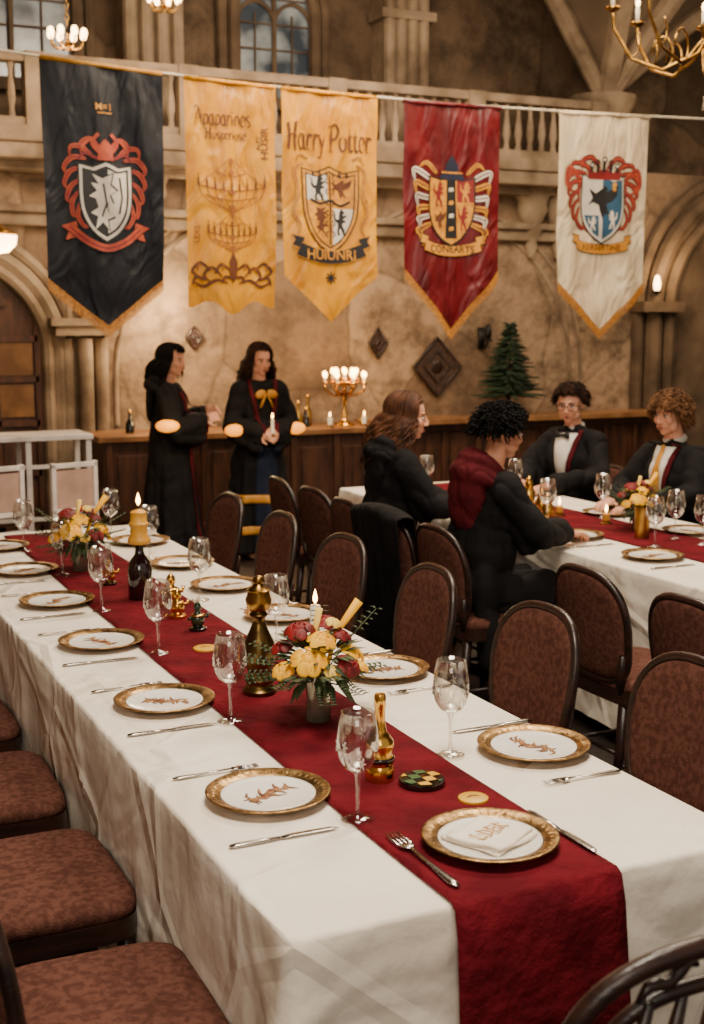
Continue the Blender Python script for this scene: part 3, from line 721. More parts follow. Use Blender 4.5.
for x,y,hh,m in ((2.72,9.9,.16,'black_gloss'),(3.02,9.85,.12,'brass'),(3.12,9.95,.2,'black_gloss'),(4.15,9.85,.2,'brass'),(4.24,9.9,.14,'black_gloss'),(4.3,10.0,.24,'brass'),(4.8,9.95,.1,'brass'),(3.9,9.95,.16,'black_gloss')):
    lathe_thing('counter_bottle','small dark or brass bottle on the wooden counter','bottle',(x,y,CT),[('body',[(0,0),(.035,0),(.037,hh*.5),(.015,hh*.7),(.013,hh),(0,hh)],m),('stopper',[(.014,hh),(.016,hh+.01),(.01,hh+.025),(0,hh+.03)],'gold_shiny')],'counter bottles')
for x,y in ((2.95,9.8),(3.1,9.76),(4.05,9.78),(4.4,9.76),(4.72,9.76)): small_candle((x,y,CT),.08,.02,'small lit candle on the counter','wax_white')

# tree
r=root('small_fir_tree','small bushy green conifer standing on the panelled ledge','tree',(6.40,YB-.265,.886))
b=MB(); b.lathe([(0,0),(.06,0),(.075,.1),(.07,.1),(0,.09)],16); b.obj('pot','wood_dark',r,angle=40)
b=MB(); b.tube([(0,0,.08),(0,0,.84)],[.018,.004],8); b.obj('trunk','wood_dark',r)
b=MB(); rnd=random.Random(2)
for t in range(19):
    z=.17+.66*t/19; R=.34*(1-t/19.5)**.85+.02; n=int(10+R*50)
    for k in range(n):
        a=2*pi*k/n+t*.7+rnd.uniform(-.2,.2); RR=R*rnd.uniform(.55,1.12); d=Vector((math.cos(a),math.sin(a)*.55,0))
        P0=Vector((0,0,z+.04)); P1=P0+d*RR+Vector((0,0,-RR*.10+rnd.uniform(-.03,.03)))
        b.tube([P0,P0.lerp(P1,.5)+Vector((0,0,.0)),P1],[.006,.012,.003],5)
        side=Vector((-d.y,d.x*.6,0))
        for q in range(6):
            f=.3+.13*q; pp=P0.lerp(P1,f)
            for s in(-1,1): b.tube([pp,pp+(d*.5+side*s)*.05*(1.2-f*.5)+Vector((0,0,.006))],[.005,.001],4)
b.obj('foliage','tree_green',r)
def diamond(x,z,w,h,label):
    r=root('carved_plaque',label,'wall plaque',(x,YB-.012,z),0,'carved wall plaques')
    b=MB(); b.prism([(-w,0),(0,h),(w,0),(0,-h)],-.02,.01); b.obj('panel','carved_wood',r,False)
    b=MB(); b.tube([(-w,-.025,0),(0,-.025,h),(w,-.025,0),(0,-.025,-h)],.016,6,closed=True,up=(0,1,0)); b.tube([(-w*.55,-.025,0),(0,-.025,h*.55),(w*.55,-.025,0),(0,-.025,-h*.55)],.01,6,closed=True,up=(0,1,0)); b.ell((0,-.02,0),(w*.25,.012,h*.25),10,6)
    b.obj('frame','wood_dark',r)
diamond(5.76,1.34,.25,.27,'large diamond carved wooden plaque on the stone wall'); diamond(5.15,1.56,.09,.13,'small diamond wooden plaque on the wall')
diamond(3.42,1.62,.07,.09,'small diamond wooden plaque on the wall')
def sconce(x,z,lit,label):
    r=root('wall_sconce',label,'wall light',(x,YB,z),0,'wall sconces')
    b=MB(); b.box((0,-.015,0),(.06,.03,.2)); b.tube([(0,-.02,-.05),(0,-.09,-.09),(0,-.14,-.03)],.01,8); b.lathe([(0,-.03),(.04,-.025),(.045,-.01)],12,(0,-.14,0)); b.obj('bracket','iron_black',r)
    b=MB(); b.lathe([(0,-.01),(.025,-.01),(.035,.05),(.022,.12),(0,.14)],12,(0,-.14,0)); b.obj('lamp_shade','bulb' if lit else 'iron_black',r)
sconce(6.24,1.6,False,'black iron wall sconce, unlit'); sconce(8.17,2.07,True,'glowing lamp sconce on the stone arch')

# ---------------------------------------------------------------- hanging lights
def chandelier(loc,R,label,n=8,small=False):
    r=root('chandelier',label,'chandelier',loc,0,'brass chandeliers'); q_=R/.62
    b=MB(); b.lathe([(x*q_,z*q_) for x,z in [(0,-.35),(.02,-.33),(.05,-.28),(.02,-.22),(.03,-.15),(.08,-.08),(.09,-.02),(.04,.05),(.025,.15),(.05,.2),(.02,.26),(.012,.5)]],20); b.obj('stem','brass',r)
    b=MB(); z=.5*q_
    while z<ZC-loc[2]: b.tube([(.014*math.cos(t*pi/4),0,z+.022+.022*math.sin(t*pi/4)) if int(z*25)%2 else (0,.014*math.cos(t*pi/4),z+.022+.022*math.sin(t*pi/4)) for t in range(8)],.004,5,closed=True); z+=.038
    b.obj('chain','brass',r)
    for k in range(n):
        a=2*pi*k/n+.2; c,s=math.cos(a),math.sin(a)
        prof=[(0.05,-.05),(.25,-.2),(.5,-.27),(.8,-.2),(.98,-.02),(1,.1)]
        P=[]
        for i in range(len(prof)-1):
            for t in (0,.33,.66): 
                q0,q1=prof[i],prof[i+1]; P.append((c*R*(q0[0]+(q1[0]-q0[0])*t),s*R*(q0[0]+(q1[0]-q0[0])*t),q_*(q0[1]+(q1[1]-q0[1])*t)))
        P.append((c*R,s*R,.1*q_))
        b=MB(); b.tube(P,.011*max(.5,q_),8); b.lathe([(0,.08*q_),(.045*q_,.095*q_),(.05*q_,.11*q_),(.02*q_,.115*q_)],14,(c*R,s*R,0))
        if not small:
            b.tube([(c*R*(.5+.1*math.cos(t)),s*R*(.5+.1*math.cos(t)),-.17+.1*math.sin(t)) for t in [x*.5 for x in range(10)]],.007,6)
            b.tube([(c*R*(.8+.08*math.cos(t)),s*R*(.8+.08*math.cos(t)),-.1+.08*math.sin(t)) for t in [2+x*.5 for x in range(9)]],.006,6)
        b.obj('arm','brass',r)
        b=MB(); b.lathe([(0,.11*q_),(.014*q_,.11*q_),(.014*q_,.2*q_),(0,.2*q_)],8,(c*R,s*R,0)); b.obj('candle','wax_white',r)
        b=MB(); b.ell((c*R,s*R,(.235 if not small else .26)*q_),(.014,.014,.03) if not small else (.024,.024,.035),8,6); b.obj('bulb','bulb',r)
        if k%4==1 and not small:
            b=MB(); b.lathe([(.003,-.28),(.004,-.36),(.016,-.37),(.012,-.39),(.024,-.45),(0,-.45)],10,(c*R*.55,s*R*.55,0)); b.obj('tassel','rope',r)
chandelier((5.3,6.2,3.50),.60,'ornate brass chandelier with scrolled arms and candle bulbs')
chandelier((2.13,9.1,3.66),.12,'small bright candle chandelier hanging by the gallery window',8,True)
chandelier((2.89,9.3,4.02),.11,'small bright candle chandelier hanging by the gallery window',8,True)
r=root('pendant_lamp','shallow glowing dome pendant lamp by the arched door','hanging lamp',(1.6,9.0,2.28),0)
b=MB(); b.tube([(0,0,.1),(0,0,ZC-2.28)],.006,6); b.lathe([(.01,.13),(.05,.1),(.11,.075),(.12,.06)],16); b.obj('fitting','brass',r)
b=MB(); b.lathe([(0,-.07),(.06,-.06),(.11,-.01),(.12,.05),(0,.06)],20); b.obj('lamp_shade','bulb',r)

# ---------------------------------------------------------------- banners
rope_pts=[(-2.4,3.5),(1.47,3.33),(2.1,3.295),(2.9,3.26),(3.6,3.245),(4.55,3.235),(5.8,3.255),(6.76,3.28),(9,3.38),(11.5,3.5)]
def ropez(x):
    for (a,b_),(c,d) in zip(rope_pts,rope_pts[1:]):
        if a<=x<=c: return b_+(d-b_)*(x-a)/(c-a)
b=MB(); b.tube([(x,8.0,z+.012) for x,z in rope_pts],.009,8); o=b.obj('hanging_rope','rope'); tag(o,'pale rope strung across the hall carrying banners','rope')
def bez(pts,n=6):
    out=[]; P=[pts[0]]+list(pts)+[pts[-1]]
    for i in range(1,len(P)-2):
        for t in range(n):
            u=t/n; q=[]
            for a in (0,1): q.append(.5*((2*P[i][a])+(-P[i-1][a]+P[i+1][a])*u+(2*P[i-1][a]-5*P[i][a]+4*P[i+1][a]-P[i+2][a])*u*u+(-P[i-1][a]+3*P[i][a]-3*P[i+1][a]+P[i+2][a])*u**3))
            out.append(tuple(q))
    out.append(tuple(pts[-1])); return out
GLY={
'H':(.74,[([(.02,-.04),(.12,.5),(.02,1.1)],.14),([(.52,-.12),(.47,.5),(.6,1.18)],.14),([(-.08,.44),(.3,.6),(.7,.5)],.055),([(-.08,.0),(.2,-.04)],.045),([(.38,.0),(.68,-.06)],.045),([(-.12,1.0),(.16,1.08)],.045),([(.42,1.06),(.74,1.18)],.045)]),
'a':(.5,[([(.36,.5),(.2,.64),(.04,.45),(.05,.14),(.2,-.02),(.35,.2)],.085),([(.35,.68),(.36,.12),(.48,-.03)],.11)]),
'r':(.42,[([(.08,-.02),(.1,.66)],.12),([(.1,.38),(.22,.64),(.38,.52)],.1),([(-.04,0),(.22,0)],.045),([(-.02,.6),(.1,.66)],.045)]),
'y':(.46,[([(.01,.66),(.2,.08)],.12),([(.44,.68),(.22,.08),(.06,-.34),(-.12,-.26)],.07),([(-.06,.62),(.12,.64)],.045)]),
'P':(.62,[([(.08,-.1),(.14,1.06)],.15),([(.02,.98),(.36,1.12),(.56,.84),(.4,.54),(.1,.46)],.105),([(-.06,-.02),(.28,-.04)],.045),([(-.12,1.0),(.1,1.08)],.055)]),
'o':(.5,[([(.23,.64),(.05,.48),(.05,.16),(.22,-.02),(.39,.14),(.4,.46),(.23,.64)],.09)]),
't':(.38,[([(.16,.98),(.12,.15),(.24,-.02),(.36,.1)],.11),([(-.05,.58),(.38,.66)],.06)]),
'e':(.46,[([(.04,.3),(.38,.4),(.35,.58),(.2,.64),(.05,.42),(.07,.12),(.24,-.02),(.44,.14)],.085)]),
'A':(.64,[([(-.02,-.06),(.28,1.12)],.07),([(.28,1.12),(.58,-.02)],.15),([(.06,.33),(.5,.4)],.055),([(-.1,0),(.1,0)],.045),([(.44,0),(.68,0)],.045),([(.28,1.1),(.1,1.14),(.0,.95)],.055)]),
'p':(.5,[([(.1,.66),(.08,-.34)],.11),([(.1,.52),(.3,.64),(.43,.35),(.3,.02),(.1,.08)],.08)]),
'i':(.25,[([(.08,0),(.1,.62)],.11),([(.04,.78),(.16,.88)],.1)]),
'n':(.5,[([(.08,-.02),(.08,.64)],.11),([(.08,.45),(.26,.64),(.38,.45),(.4,-.03)],.09)]),
's':(.42,[([(.36,.54),(.18,.64),(.05,.48),(.36,.16),(.2,-.02),(.02,.1)],.085)]),
' ':(.3,[])}
LION=[(.05,.5),(.15,.53),(.22,.44),(.31,.42),(.28,.35),(.2,.33),(.22,.26),(.38,.31),(.43,.24),(.26,.16),(.2,.1),(.34,.09),(.39,.0),(.24,.0),(.14,-.08),(.2,-.2),(.3,-.3),(.28,-.42),(.4,-.5),(.18,-.5),(.12,-.34),(.0,-.22),(-.08,-.34),(-.04,-.43),(.04,-.5),(-.18,-.5),(-.2,-.34),(-.14,-.18),(-.16,-.02),(-.28,.0),(-.42,.14),(-.37,.3),(-.47,.44),(-.3,.37),(-.29,.19),(-.2,.1),(-.08,.14),(-.05,.36)]
BIRD=[(-.5,.34),(-.25,.22),(-.04,.34),(.06,.44),(.18,.36),(.1,.26),(.3,.34),(.5,.46),(.44,.16),(.3,.02),(.12,-.06),(.16,-.24),(.26,-.4),(.08,-.3),(.0,-.46),(-.1,-.24),(-.14,-.08),(-.34,-.02),(-.5,-.1),(-.36,.1)]
ANG=[(-.3,.5),(.0,.42),(.3,.5),(.22,.3),(.42,.2),(.2,.12),(.3,-.02),(.08,.0),(.16,-.18),(.34,-.26),(.14,-.32),(.2,-.5),(.0,-.36),(-.22,-.5),(-.14,-.26),(-.36,-.2),(-.12,-.1),(-.2,.06),(-.4,.1),(-.16,.2),(-.34,.34),(-.1,.32)]
class Crest:
    def __init__(s): s.b=MB()
    def poly(s,pts,mi,layer): s.b.add([(x,-layer*.0012,z) for x,z in pts],[tuple(range(len(pts)))],mi)
    def sil(s,S,cx,cz,w,h,mi,layer,flip=1): s.poly([(cx+flip*x*w,cz+z*h) for x,z in S],mi,layer)
    def stroke(s,pts,w,mi,layer):
        n=len(pts); W=w if hasattr(w,'__len__') else [w]*n
        if len(W)<n: W=list(W)+[W[-1]]*(n-len(W))
        L=[];R=[]
        for i in range(n):
            a=pts[max(0,i-1)];c=pts[min(n-1,i+1)]; dx,dz=c[0]-a[0],c[1]-a[1]; l=math.hypot(dx,dz) or 1
            nx,nz=-dz/l*W[i]/2,dx/l*W[i]/2; L.append((pts[i][0]+nx,pts[i][1]+nz)); R.append((pts[i][0]-nx,pts[i][1]-nz))
        s.b.add([(x,-layer*.0012,z) for x,z in L+R],[(i,i+1,n+i+1,n+i) for i in range(n-1)],mi)
    def script(s,body,cx,cz,h,mi,layer,wmax,bold=1.15):
        tot=sum(GLY[c][0] for c in body); k=min(h,wmax/tot); x=cx-tot*k/2
        for ci,c in enumerate(body):
            w,st=GLY[c]
            for j,(pts,wd) in enumerate(st):
                P=bez(pts,4) if len(pts)>2 else [pts[0],((pts[0][0]+pts[1][0])/2,(pts[0][1]+pts[1][1])/2),pts[1]]
                m=len(P)
                s.stroke([(x+px*k,cz+pz*h) for px,pz in P],[wd*k*bold*(1.0 if .12<i/(m-1)<.88 else .2) for i in range(m)],mi,layer+j*.15)
            x+=w*k
    def text(s,body,cx,cz,size,mi,layer,rot=0,wmax=None):
        if not body: return
        cu=bpy.data.curves.new('t','FONT'); cu.body=body; cu.size=size; cu.align_x='CENTER'; cu.align_y='CENTER'; cu.resolution_u=3; cu.offset=size*.012
        o=bpy.data.objects.new('t',cu); COL.objects.link(o); bpy.context.view_layer.update()
        dg=bpy.context.evaluated_depsgraph_get(); me=bpy.data.meshes.new_from_object(o.evaluated_get(dg))
        xs=[v.co.x for v in me.vertices]; w=max(xs)-min(xs) if xs else 1; k=min(1,wmax/w) if wmax else 1
        vs=[]
        for v in me.vertices:
            x,z=v.co.x*k,v.co.y; x,z=x*math.cos(rot)-z*math.sin(rot),x*math.sin(rot)+z*math.cos(rot); vs.append((cx+x,-layer*.0012,cz+z))
        s.b.add(vs,[tuple(p.vertices) for p in me.polygons],mi)
        bpy.data.objects.remove(o); bpy.data.meshes.remove(me)
def shield(cx,cz,w,h):
    R=[(w*.5,h*.45),(w*.5,h*.1),(w*.47,-.1*h),(w*.38,-.27*h),(w*.22,-.42*h),(0,-.52*h)]
    R=[R[0]]+bez(R[1:],4)
    L=[(-x,z) for x,z in R[::-1]][1:]
    top=[(-w*.25,h*.41),(0,h*.48),(w*.25,h*.41)]
    return [(cx+x,cz+z) for x,z in R+L+top]
def clip(pts,cx,cz,qx,qz):
    def cl(P,axis,v,sg):
        out=[]
        for i in range(len(P)):
            a,c=P[i],P[(i+1)%len(P)]; ia=(a[axis]-v)*sg>=0; ic=(c[axis]-v)*sg>=0
            if ia: out.append(a)
            if ia!=ic:
                t=(v-a[axis])/(c[axis]-a[axis]); out.append((a[0]+(c[0]-a[0])*t,a[1]+(c[1]-a[1])*t))
        return out
    return cl(cl(pts,0,cx,qx),1,cz,qz)
def leafy(C,pts,w,mi,mi2,layer,out=1.15):
    q=bez(pts,6); n=len(q)
    W=[w*(.15+.85*math.sin(pi*min(1,(i+1)/n)**.8)) for i in range(n)]
    C.stroke(q,[k*out for k in W],K,layer); C.stroke(q,W,mi,layer+1); C.stroke(q,[k*.25 for k in W],mi2,layer+2)
def mantling(C,cx,cz,w,h,mi,mi2):
    for s in(-1,1):
        for pts,wd in (([(.1,.72),(.35,.98),(.62,.9),(.62,.7)],.12),([(.3,.62),(.6,.82),(.88,.82),(.92,.62)],.12),([(.5,.6),(.85,.62),(1.06,.42),(.95,.26)],.13),([(.6,.42),(.9,.36),(1.06,.12),(.92,-.02)],.12),([(.66,.2),(.9,.06),(1.0,-.18),(.86,-.26)],.12),([(.7,-.02),(.88,-.24),(.84,-.5),(.68,-.44)],.12),([(.66,-.2),(.74,-.5),(.55,-.72),(.42,-.56)],.11),([(.5,-.4),(.46,-.7),(.24,-.86)],.08),([(.62,.5),(.7,.2),(.66,-.15)],.09)):
            leafy(C,[(cx+s*x*w/2,cz+z*h/2) for x,z in pts],wd*w/2,mi,mi2,.5)
def ribbon(C,cx,cz,w,h,mi,mi2,txt,size,curve=-.25):
    def f(t): x=(t-.5)*w; return (cx+x,cz+curve*h*(1-(2*t-1)**2)*1.6)
    mid=[f(i/14) for i in range(15)]
    for s in(-1,1):
        x0=cx+s*w*.5; C.poly([(x0-s*w*.08,cz+h*.95),(x0+s*w*.12,cz+h*1.2),(x0+s*w*.07,cz+h*.7),(x0+s*w*.12,cz+h*.2),(x0-s*w*.06,cz-h*.1)],mi2,4); C.poly([(x0-s*w*.07,cz+h*.85),(x0+s*w*.095,cz+h*1.07),(x0+s*w*.055,cz+h*.7),(x0+s*w*.095,cz+h*.3),(x0-s*w*.05,cz+h*.0)],mi,4.6)
    C.stroke(mid,h*1.12,mi2,5.4); C.stroke(mid,h,mi,6.2)
    C.text(txt,cx,cz+curve*h*1.15,size,mi2,7.2,wmax=w*.9)
INK=['ink_black','ink_white','ink_orange','ink_red','ink_gold','ink_blue','ink_brown','ink_navy','ink_faint']
K,WH,OR,RD,GD,BL,BR,NV,FB=range(9)
def make_banner(xl,xr,zsh,ztip,m,draw,label,fringe=True,ph=0,flat=False):
    xc=(xl+xr)/2; W=xr-xl; zt=ropez(xc); 
    r=root('hanging_banner',label,'banner',(xc,8.0,zt),0,'hanging banners')
    wave=lambda x,z:.014*math.sin(x*11+ph+z*1.6)*(.35+min(1,-z/1.2))+.014*math.sin(z*3.3+ph)*(-z)+.006*math.sin(x*27+z*5+ph)+.014*noise.noise(Vector((x*5+ph,z*3,ph)))
    Ls,Lt=zsh-zt,ztip-zt
    def bot(u):
        if flat: return Ls+(Lt-Ls)*(.5+.35*math.cos((2*u-1)*pi*2)*.6+.3*(1-abs(2*u-1)))
        return Ls+(Lt-Ls)*(1-abs(2*u-1))
    slope=(ropez(xr)-ropez(xl))/W
    def g(u,v):
        x=(u-.5)*W; z=bot(u)*v; return (x*(1-.03*v),wave(x,z)-.0,z+slope*x*(1-v))
    b=MB(); b.grid(g,44,70); o=b.obj('cloth',m,r); 
    b=MB(); b.tube([(-W/2,0,.008-slope*W/2),(W/2,0,.008+slope*W/2)],.015,10); b.obj('hem','gold_paint' if m=='banner_black' else m,r)
    if fringe:
        b=MB(); n=150
        for i in range(n):
            u=(i+.5)/n; p=Vector(g(u,1)); L=.045+.007*math.sin(i*2.1)
            b.add([p+Vector((-W/n*.45,-.003,.028)),p+Vector((W/n*.45,-.003,.028)),p+Vector((W/n*.36,-.004,-L)),p+Vector((-W/n*.36,-.004,-L))],[(0,1,2,3)])
        b.obj('fringe','fringe_gold',r,False)
    C=Crest(); draw(C,W,-Ls)
    me=C.b.mesh('crest',INK,False,False)
    bm=bmesh.new(); bm.from_mesh(me); bmesh.ops.triangulate(bm,faces=bm.faces[:])
    for _ in range(4):
        es=[e for e in bm.edges if e.calc_length()>.03]
        if not es: break
        bmesh.ops.subdivide_edges(bm,edges=es,cuts=1); bmesh.ops.triangulate(bm,faces=[f for f in bm.faces if len(f.verts)>3])
    for v in bm.verts: v.co.y=wave(v.co.x,v.co.z)-.004+v.co.y
    bm.to_mesh(me); bm.free()
    o=bpy.data.objects.new('crest',me); COL.objects.link(o); o.parent=r
def d1(C,W,H):
    cz=-.80; C.text('M=1',-.0,-.24,.06,GD,1); C.stroke([(-.04,-.275),(.05,-.275)],.008,GD,1)
    mantling(C,0,cz+.06,.48,.62,OR,RD)
    for s in(-1,1):
        C.stroke(bez([(s*.02,cz+.27),(s*.08,cz+.34),(s*.04,cz+.40)]),.022,OR,3.6); C.stroke(bez([(s*.02,cz+.3),(s*.09,cz+.36),(s*.15,cz+.31)]),.018,OR,3.8); C.stroke(bez([(s*.05,cz+.25),(s*.13,cz+.28),(s*.17,cz+.24)]),.018,RD,3.8)
    C.poly([(-.05,cz+.24),(.05,cz+.24),(.04,cz+.33),(.0,cz+.37),(-.04,cz+.33)],OR,4)
    C.poly(shield(0,cz,.35,.50),K,4.4); C.poly(shield(0,cz,.33,.47),WH,5); C.poly(shield(0,cz,.295,.43),K,5.6); S3=shield(0,cz,.265,.395)
    C.poly(clip(S3,.01,cz-.5,1,1),WH,6.2)
    C.sil(ANG,-.02,cz-.01,.235,.36,K,6.8); C.sil(ANG,-.025,cz-.01,.21,.335,WH,7.4)
    C.stroke([(-.02,cz+.1),(.0,cz-.02),(-.03,cz-.1)],.012,K,8); C.stroke([(.085,cz+.14),(.1,cz+.02),(.08,cz-.08)],.012,K,8)
    rp=bez([(-.22,cz-.17),(-.12,cz-.25),(0,cz-.29),(.12,cz-.25),(.22,cz-.17)])
    C.stroke(rp,.055,K,8.5); C.stroke(rp,.044,OR,9.2); C.stroke(rp,.010,RD,9.8)
    for s in(-1,1): C.poly([(s*.19,cz-.13),(s*.28,cz-.16),(s*.235,cz-.19),(s*.255,cz-.245),(s*.17,cz-.22)],OR,8)
def d3(C,W,H):
    C.script('Harry Potter',0,-.36,.15,BR,1,.62,1.35)
    cz=-.74
    for s in(-1,1): 
        for pts,w in (([(.19,.29),(.26,.24),(.24,.12),(.28,.04)],.028),([(.22,.1),(.27,-.02),(.23,-.12),(.26,-.2)],.026),([(.16,.32),(.22,.34),(.25,.29)],.02)): leafy(C,[(s*x,cz+z) for x,z in pts],w,GD,BR,.5)
    C.poly(shield(0,cz,.42,.58),K,2.6); C.poly(shield(0,cz,.40,.555),GD,3.2); C.poly(shield(0,cz,.365,.51),K,3.8); S3=shield(0,cz,.345,.485); C.poly(S3,GD,4.4)
    C.poly(clip(S3,-.02,cz+.05,-1,1),WH,5); C.poly(clip(S3,.02,cz+.0,1,-1),WH,5)
    C.sil(LION,-.09,cz+.13,.13,.16,K,5.8); C.sil(BIRD,.085,cz+.13,.15,.14,BR,5.8); C.sil(ANG,-.07,cz-.08,.13,.18,BR,5.8,-1); C.sil(LION,.075,cz-.09,.12,.17,K,5.8)
    for i in range(6):
        for s in(-1,1): C.stroke(bez([(s*.015,cz+.2-.07*i),(s*.035,cz+.18-.07*i),(s*.015,cz+.16-.07*i)]),.008,K,6.6)
    C.stroke(bez([(-.15,cz+.06),(-.08,cz+.03),(0,cz+.05),(.08,cz+.02),(.15,cz+.05)]),.016,K,6.8); C.stroke([(0,cz+.225),(0,cz-.24)],.012,K,6.8)
    for k in range(6): C.stroke([(-.13+.05*k,cz+.235),(-.12+.05*k,cz+.205)],.014,K,7)
    ribbon(C,0,cz-.27,.48,.085,K,GD,'HUIUNRI',.095,curve=-.4)
    for a in range(4): 
        c_,s_=math.cos(a*pi/4),math.sin(a*pi/4); C.stroke([(-.04*c_,-1.2-.04*s_),(.04*c_,-1.2+.04*s_)],.012,K,1+a*.2)
def chand(C,cx,cz,w,h):
    C.stroke([(cx,cz+h*.55),(cx,cz-h*.5)],.008,FB,1)
    for zz,ww in ((.5,.06),(.3,.1),(-.05,.14),(-.3,.1),(-.45,.05)): C.poly([(cx-ww*w*.5,cz+zz*h),(cx,cz+zz*h+.018),(cx+ww*w*.5,cz+zz*h),(cx,cz+zz*h-.022)],FB,1.6)
    for zz,ww in ((.05,1.0),(-.12,.8),(.3,.45)):
        C.stroke(bez([(cx-w*.5*ww,cz+zz*h),(cx,cz+zz*h-h*.08),(cx+w*.5*ww,cz+zz*h)],7),.007,FB,1.3)
    for k in range(9):
        t=-1+k/4; x=cx+t*w*.5; z=cz+.05*h-h*.08*(1-t*t)
        C.stroke([(x,z),(x,z+.05)],.012,BR,1.8); C.stroke([(x,z+.055),(x,z+.078)],.005,BR,1.8)
        C.stroke(bez([(x,z),(cx+t*w*.42,cz-.16*h),(cx+t*w*.2,cz-.3*h),(cx,cz-.42*h)],4),.005,FB,1.1)
    for k in (-1,1):
        C.stroke([(cx+k*w*.5,cz+.05*h),(cx,cz+.55*h)],.004,FB,1.2); C.stroke([(cx+k*w*.25,cz+.0*h),(cx,cz+.5*h)],.004,FB,1.2)
def d2(C,W,H):
    C.script('Apaparines',-.05,-.26,.10,BR,1,.38,1.3); C.script('Hosperiose',-.03,-.345,.06,BR,1,.30,1.2)
    C.text('HUSIR',.235,-.36,.075,BR,1,rot=pi/2,wmax=.26); C.text('ALPY',.19,-.36,.04,BR,1,rot=pi/2)
    chand(C,0,-.66,.46,.36); chand(C,0,-.95,.34,.26)
    C.text('LEXS',-.24,-.95,.05,FB,1,rot=pi/2,wmax=.16)
    rnd=random.Random(11); dz=.02
    for s in(-1,1):
        for pts in ([(.02,-1.2),(.09,-1.16),(.13,-1.22)],[(.08,-1.24),(.15,-1.18),(.2,-1.23),(.16,-1.27)],[(.16,-1.2),(.22,-1.15),(.275,-1.2),(.23,-1.24)],[(.04,-1.28),(.12,-1.26),(.2,-1.3),(.27,-1.27)],[(.0,-1.25),(.06,-1.24),(.08,-1.28)],[(.19,-1.26),(.25,-1.24),(.275,-1.29)]):
            q=bez([(s*x,z+dz) for x,z in pts],5); n=len(q); C.stroke(q,[.022*(.3+.7*math.sin(pi*(i+.5)/n)) for i in range(n)],BR,1+rnd.random())
    for k in range(7): x=-.24+.08*k; C.stroke([(x,-1.18),(x+.01,-1.13-.02*(k%2))],.010,FB,2.2)
    C.poly([(-.03,-1.12),(0,-1.06),(.03,-1.12),(.025,-1.21),(0,-1.26),(-.025,-1.21)],BR,2.4)
def d4(C,W,H):
    cz=-.70
    for s in(-1,1):
        for k in range(6):
            leafy(C,[(s*.12,cz+.17-.052*k),(s*(.22+.01*k),cz+.23-.075*k),(s*(.31-.012*k),cz+.26-.088*k),(s*(.30-.012*k),cz+.18-.088*k)],.040,GD if k%2 else WH,BR,.5)
        leafy(C,[(s*.15,cz-.1),(s*.26,cz-.16),(s*.2,cz-.28)],.035,GD,BR,1)
        leafy(C,[(s*.12,cz+.24),(s*.2,cz+.31),(s*.27,cz+.27)],.030,GD,BR,1)
    C.poly(shield(0,cz,.37,.5),K,3); S=shield(0,cz,.345,.47); C.poly(S,GD,3.6)
    C.poly(clip(S,.05,cz+.05,1,1),RD,4.2)
    C.sil(LION,-.105,cz+.10,.10,.17,RD,5); C.sil(LION,.108,cz+.12,.09,.13,GD,5); C.sil(BIRD,-.09,cz-.08,.09,.14,BR,5); C.sil(LION,.095,cz-.06,.09,.17,RD,5)
    C.poly([(-.048,cz-.2),(.048,cz-.2),(.036,cz+.22),(-.036,cz+.22)],K,5.4)
    for k in range(4): C.poly([(-.02,cz-.15+.09*k),(.02,cz-.145+.09*k),(.018,cz-.12+.09*k),(-.018,cz-.125+.09*k)],WH if k%2 else GD,6)
    C.poly([(-.1,cz+.2),(.1,cz+.2),(.085,cz+.25),(-.085,cz+.25)],NV,6.4); C.poly([(-.06,cz+.25),(.06,cz+.25),(.045,cz+.31),(0,cz+.37),(-.045,cz+.31)],NV,6.4); C.stroke([(-.085,cz+.25),(.085,cz+.25)],.010,GD,7)
    ribbon(C,0,cz-.25,.44,.07,GD,K,'CONEARTS',.07,curve=-.35)
def d5(C,W,H):
    cz=-.66
    mantling(C,.0,cz+.06,.60,.60,RD,OR)
    for s in(-1,1): leafy(C,[(s*.2,cz+.2),(s*.3,cz+.27),(s*.33,cz+.16),(s*.26,cz+.1)],.045,OR,RD,2)
    C.poly(shield(0,cz,.38,.52),K,4); C.poly(shield(0,cz,.36,.495),WH,4.6); S=shield(0,cz,.33,.455); C.poly(S,WH,5)
    C.poly(clip(S,.0,cz-.5,1,1),BL,5.6); C.poly(clip(S,-.03,cz-.06,-1,-1),BL,5.6)
    C.sil(BIRD,.0,cz+.04,.25,.27,K,7); C.sil(LION,-.085,cz-.12,.08,.10,WH,6.6)
    C.sil(LION,.085,cz-.09,.08,.13,WH,7.4,-1); C.sil(ANG,.09,cz+.15,.06,.07,GD,7.6)
    C.poly([(-.14,cz+.2),(.14,cz+.2),(.15,cz+.27),(.08,cz+.25),(0,cz+.28),(-.08,cz+.25),(-.15,cz+.27)],RD,6.4)
    for k in range(5): 
        x=-.11+.055*k; zz=cz+.30+.022*(2-abs(k-2)); C.stroke([(x,cz+.25),(x,zz)],.024,K,6.8)
        C.poly([(x+.023*math.cos(t*pi/4),zz+.023*math.sin(t*pi/4)) for t in range(8)],K,7.2); C.poly([(x+.012*math.cos(t*pi/4),zz+.012*math.sin(t*pi/4)) for t in range(8)],RD if k%2 else WH,7.8)
    ribbon(C,0,cz-.27,.44,.065,GD,BR,'REREERTINS',.06,curve=-.35)
make_banner(1.70,2.46,1.99,1.70,'banner_black',d1,'black hanging banner with white and orange shield crest',True,.3)
make_banner(2.60,3.22,1.95,1.80,'banner_gold',d2,'golden hanging banner with brown lettering and lamp drawings',False,1.2,True)
make_banner(3.26,3.96,2.06,1.75,'banner_gold',d3,'golden hanging banner lettered above a black shield crest',False,2.2)
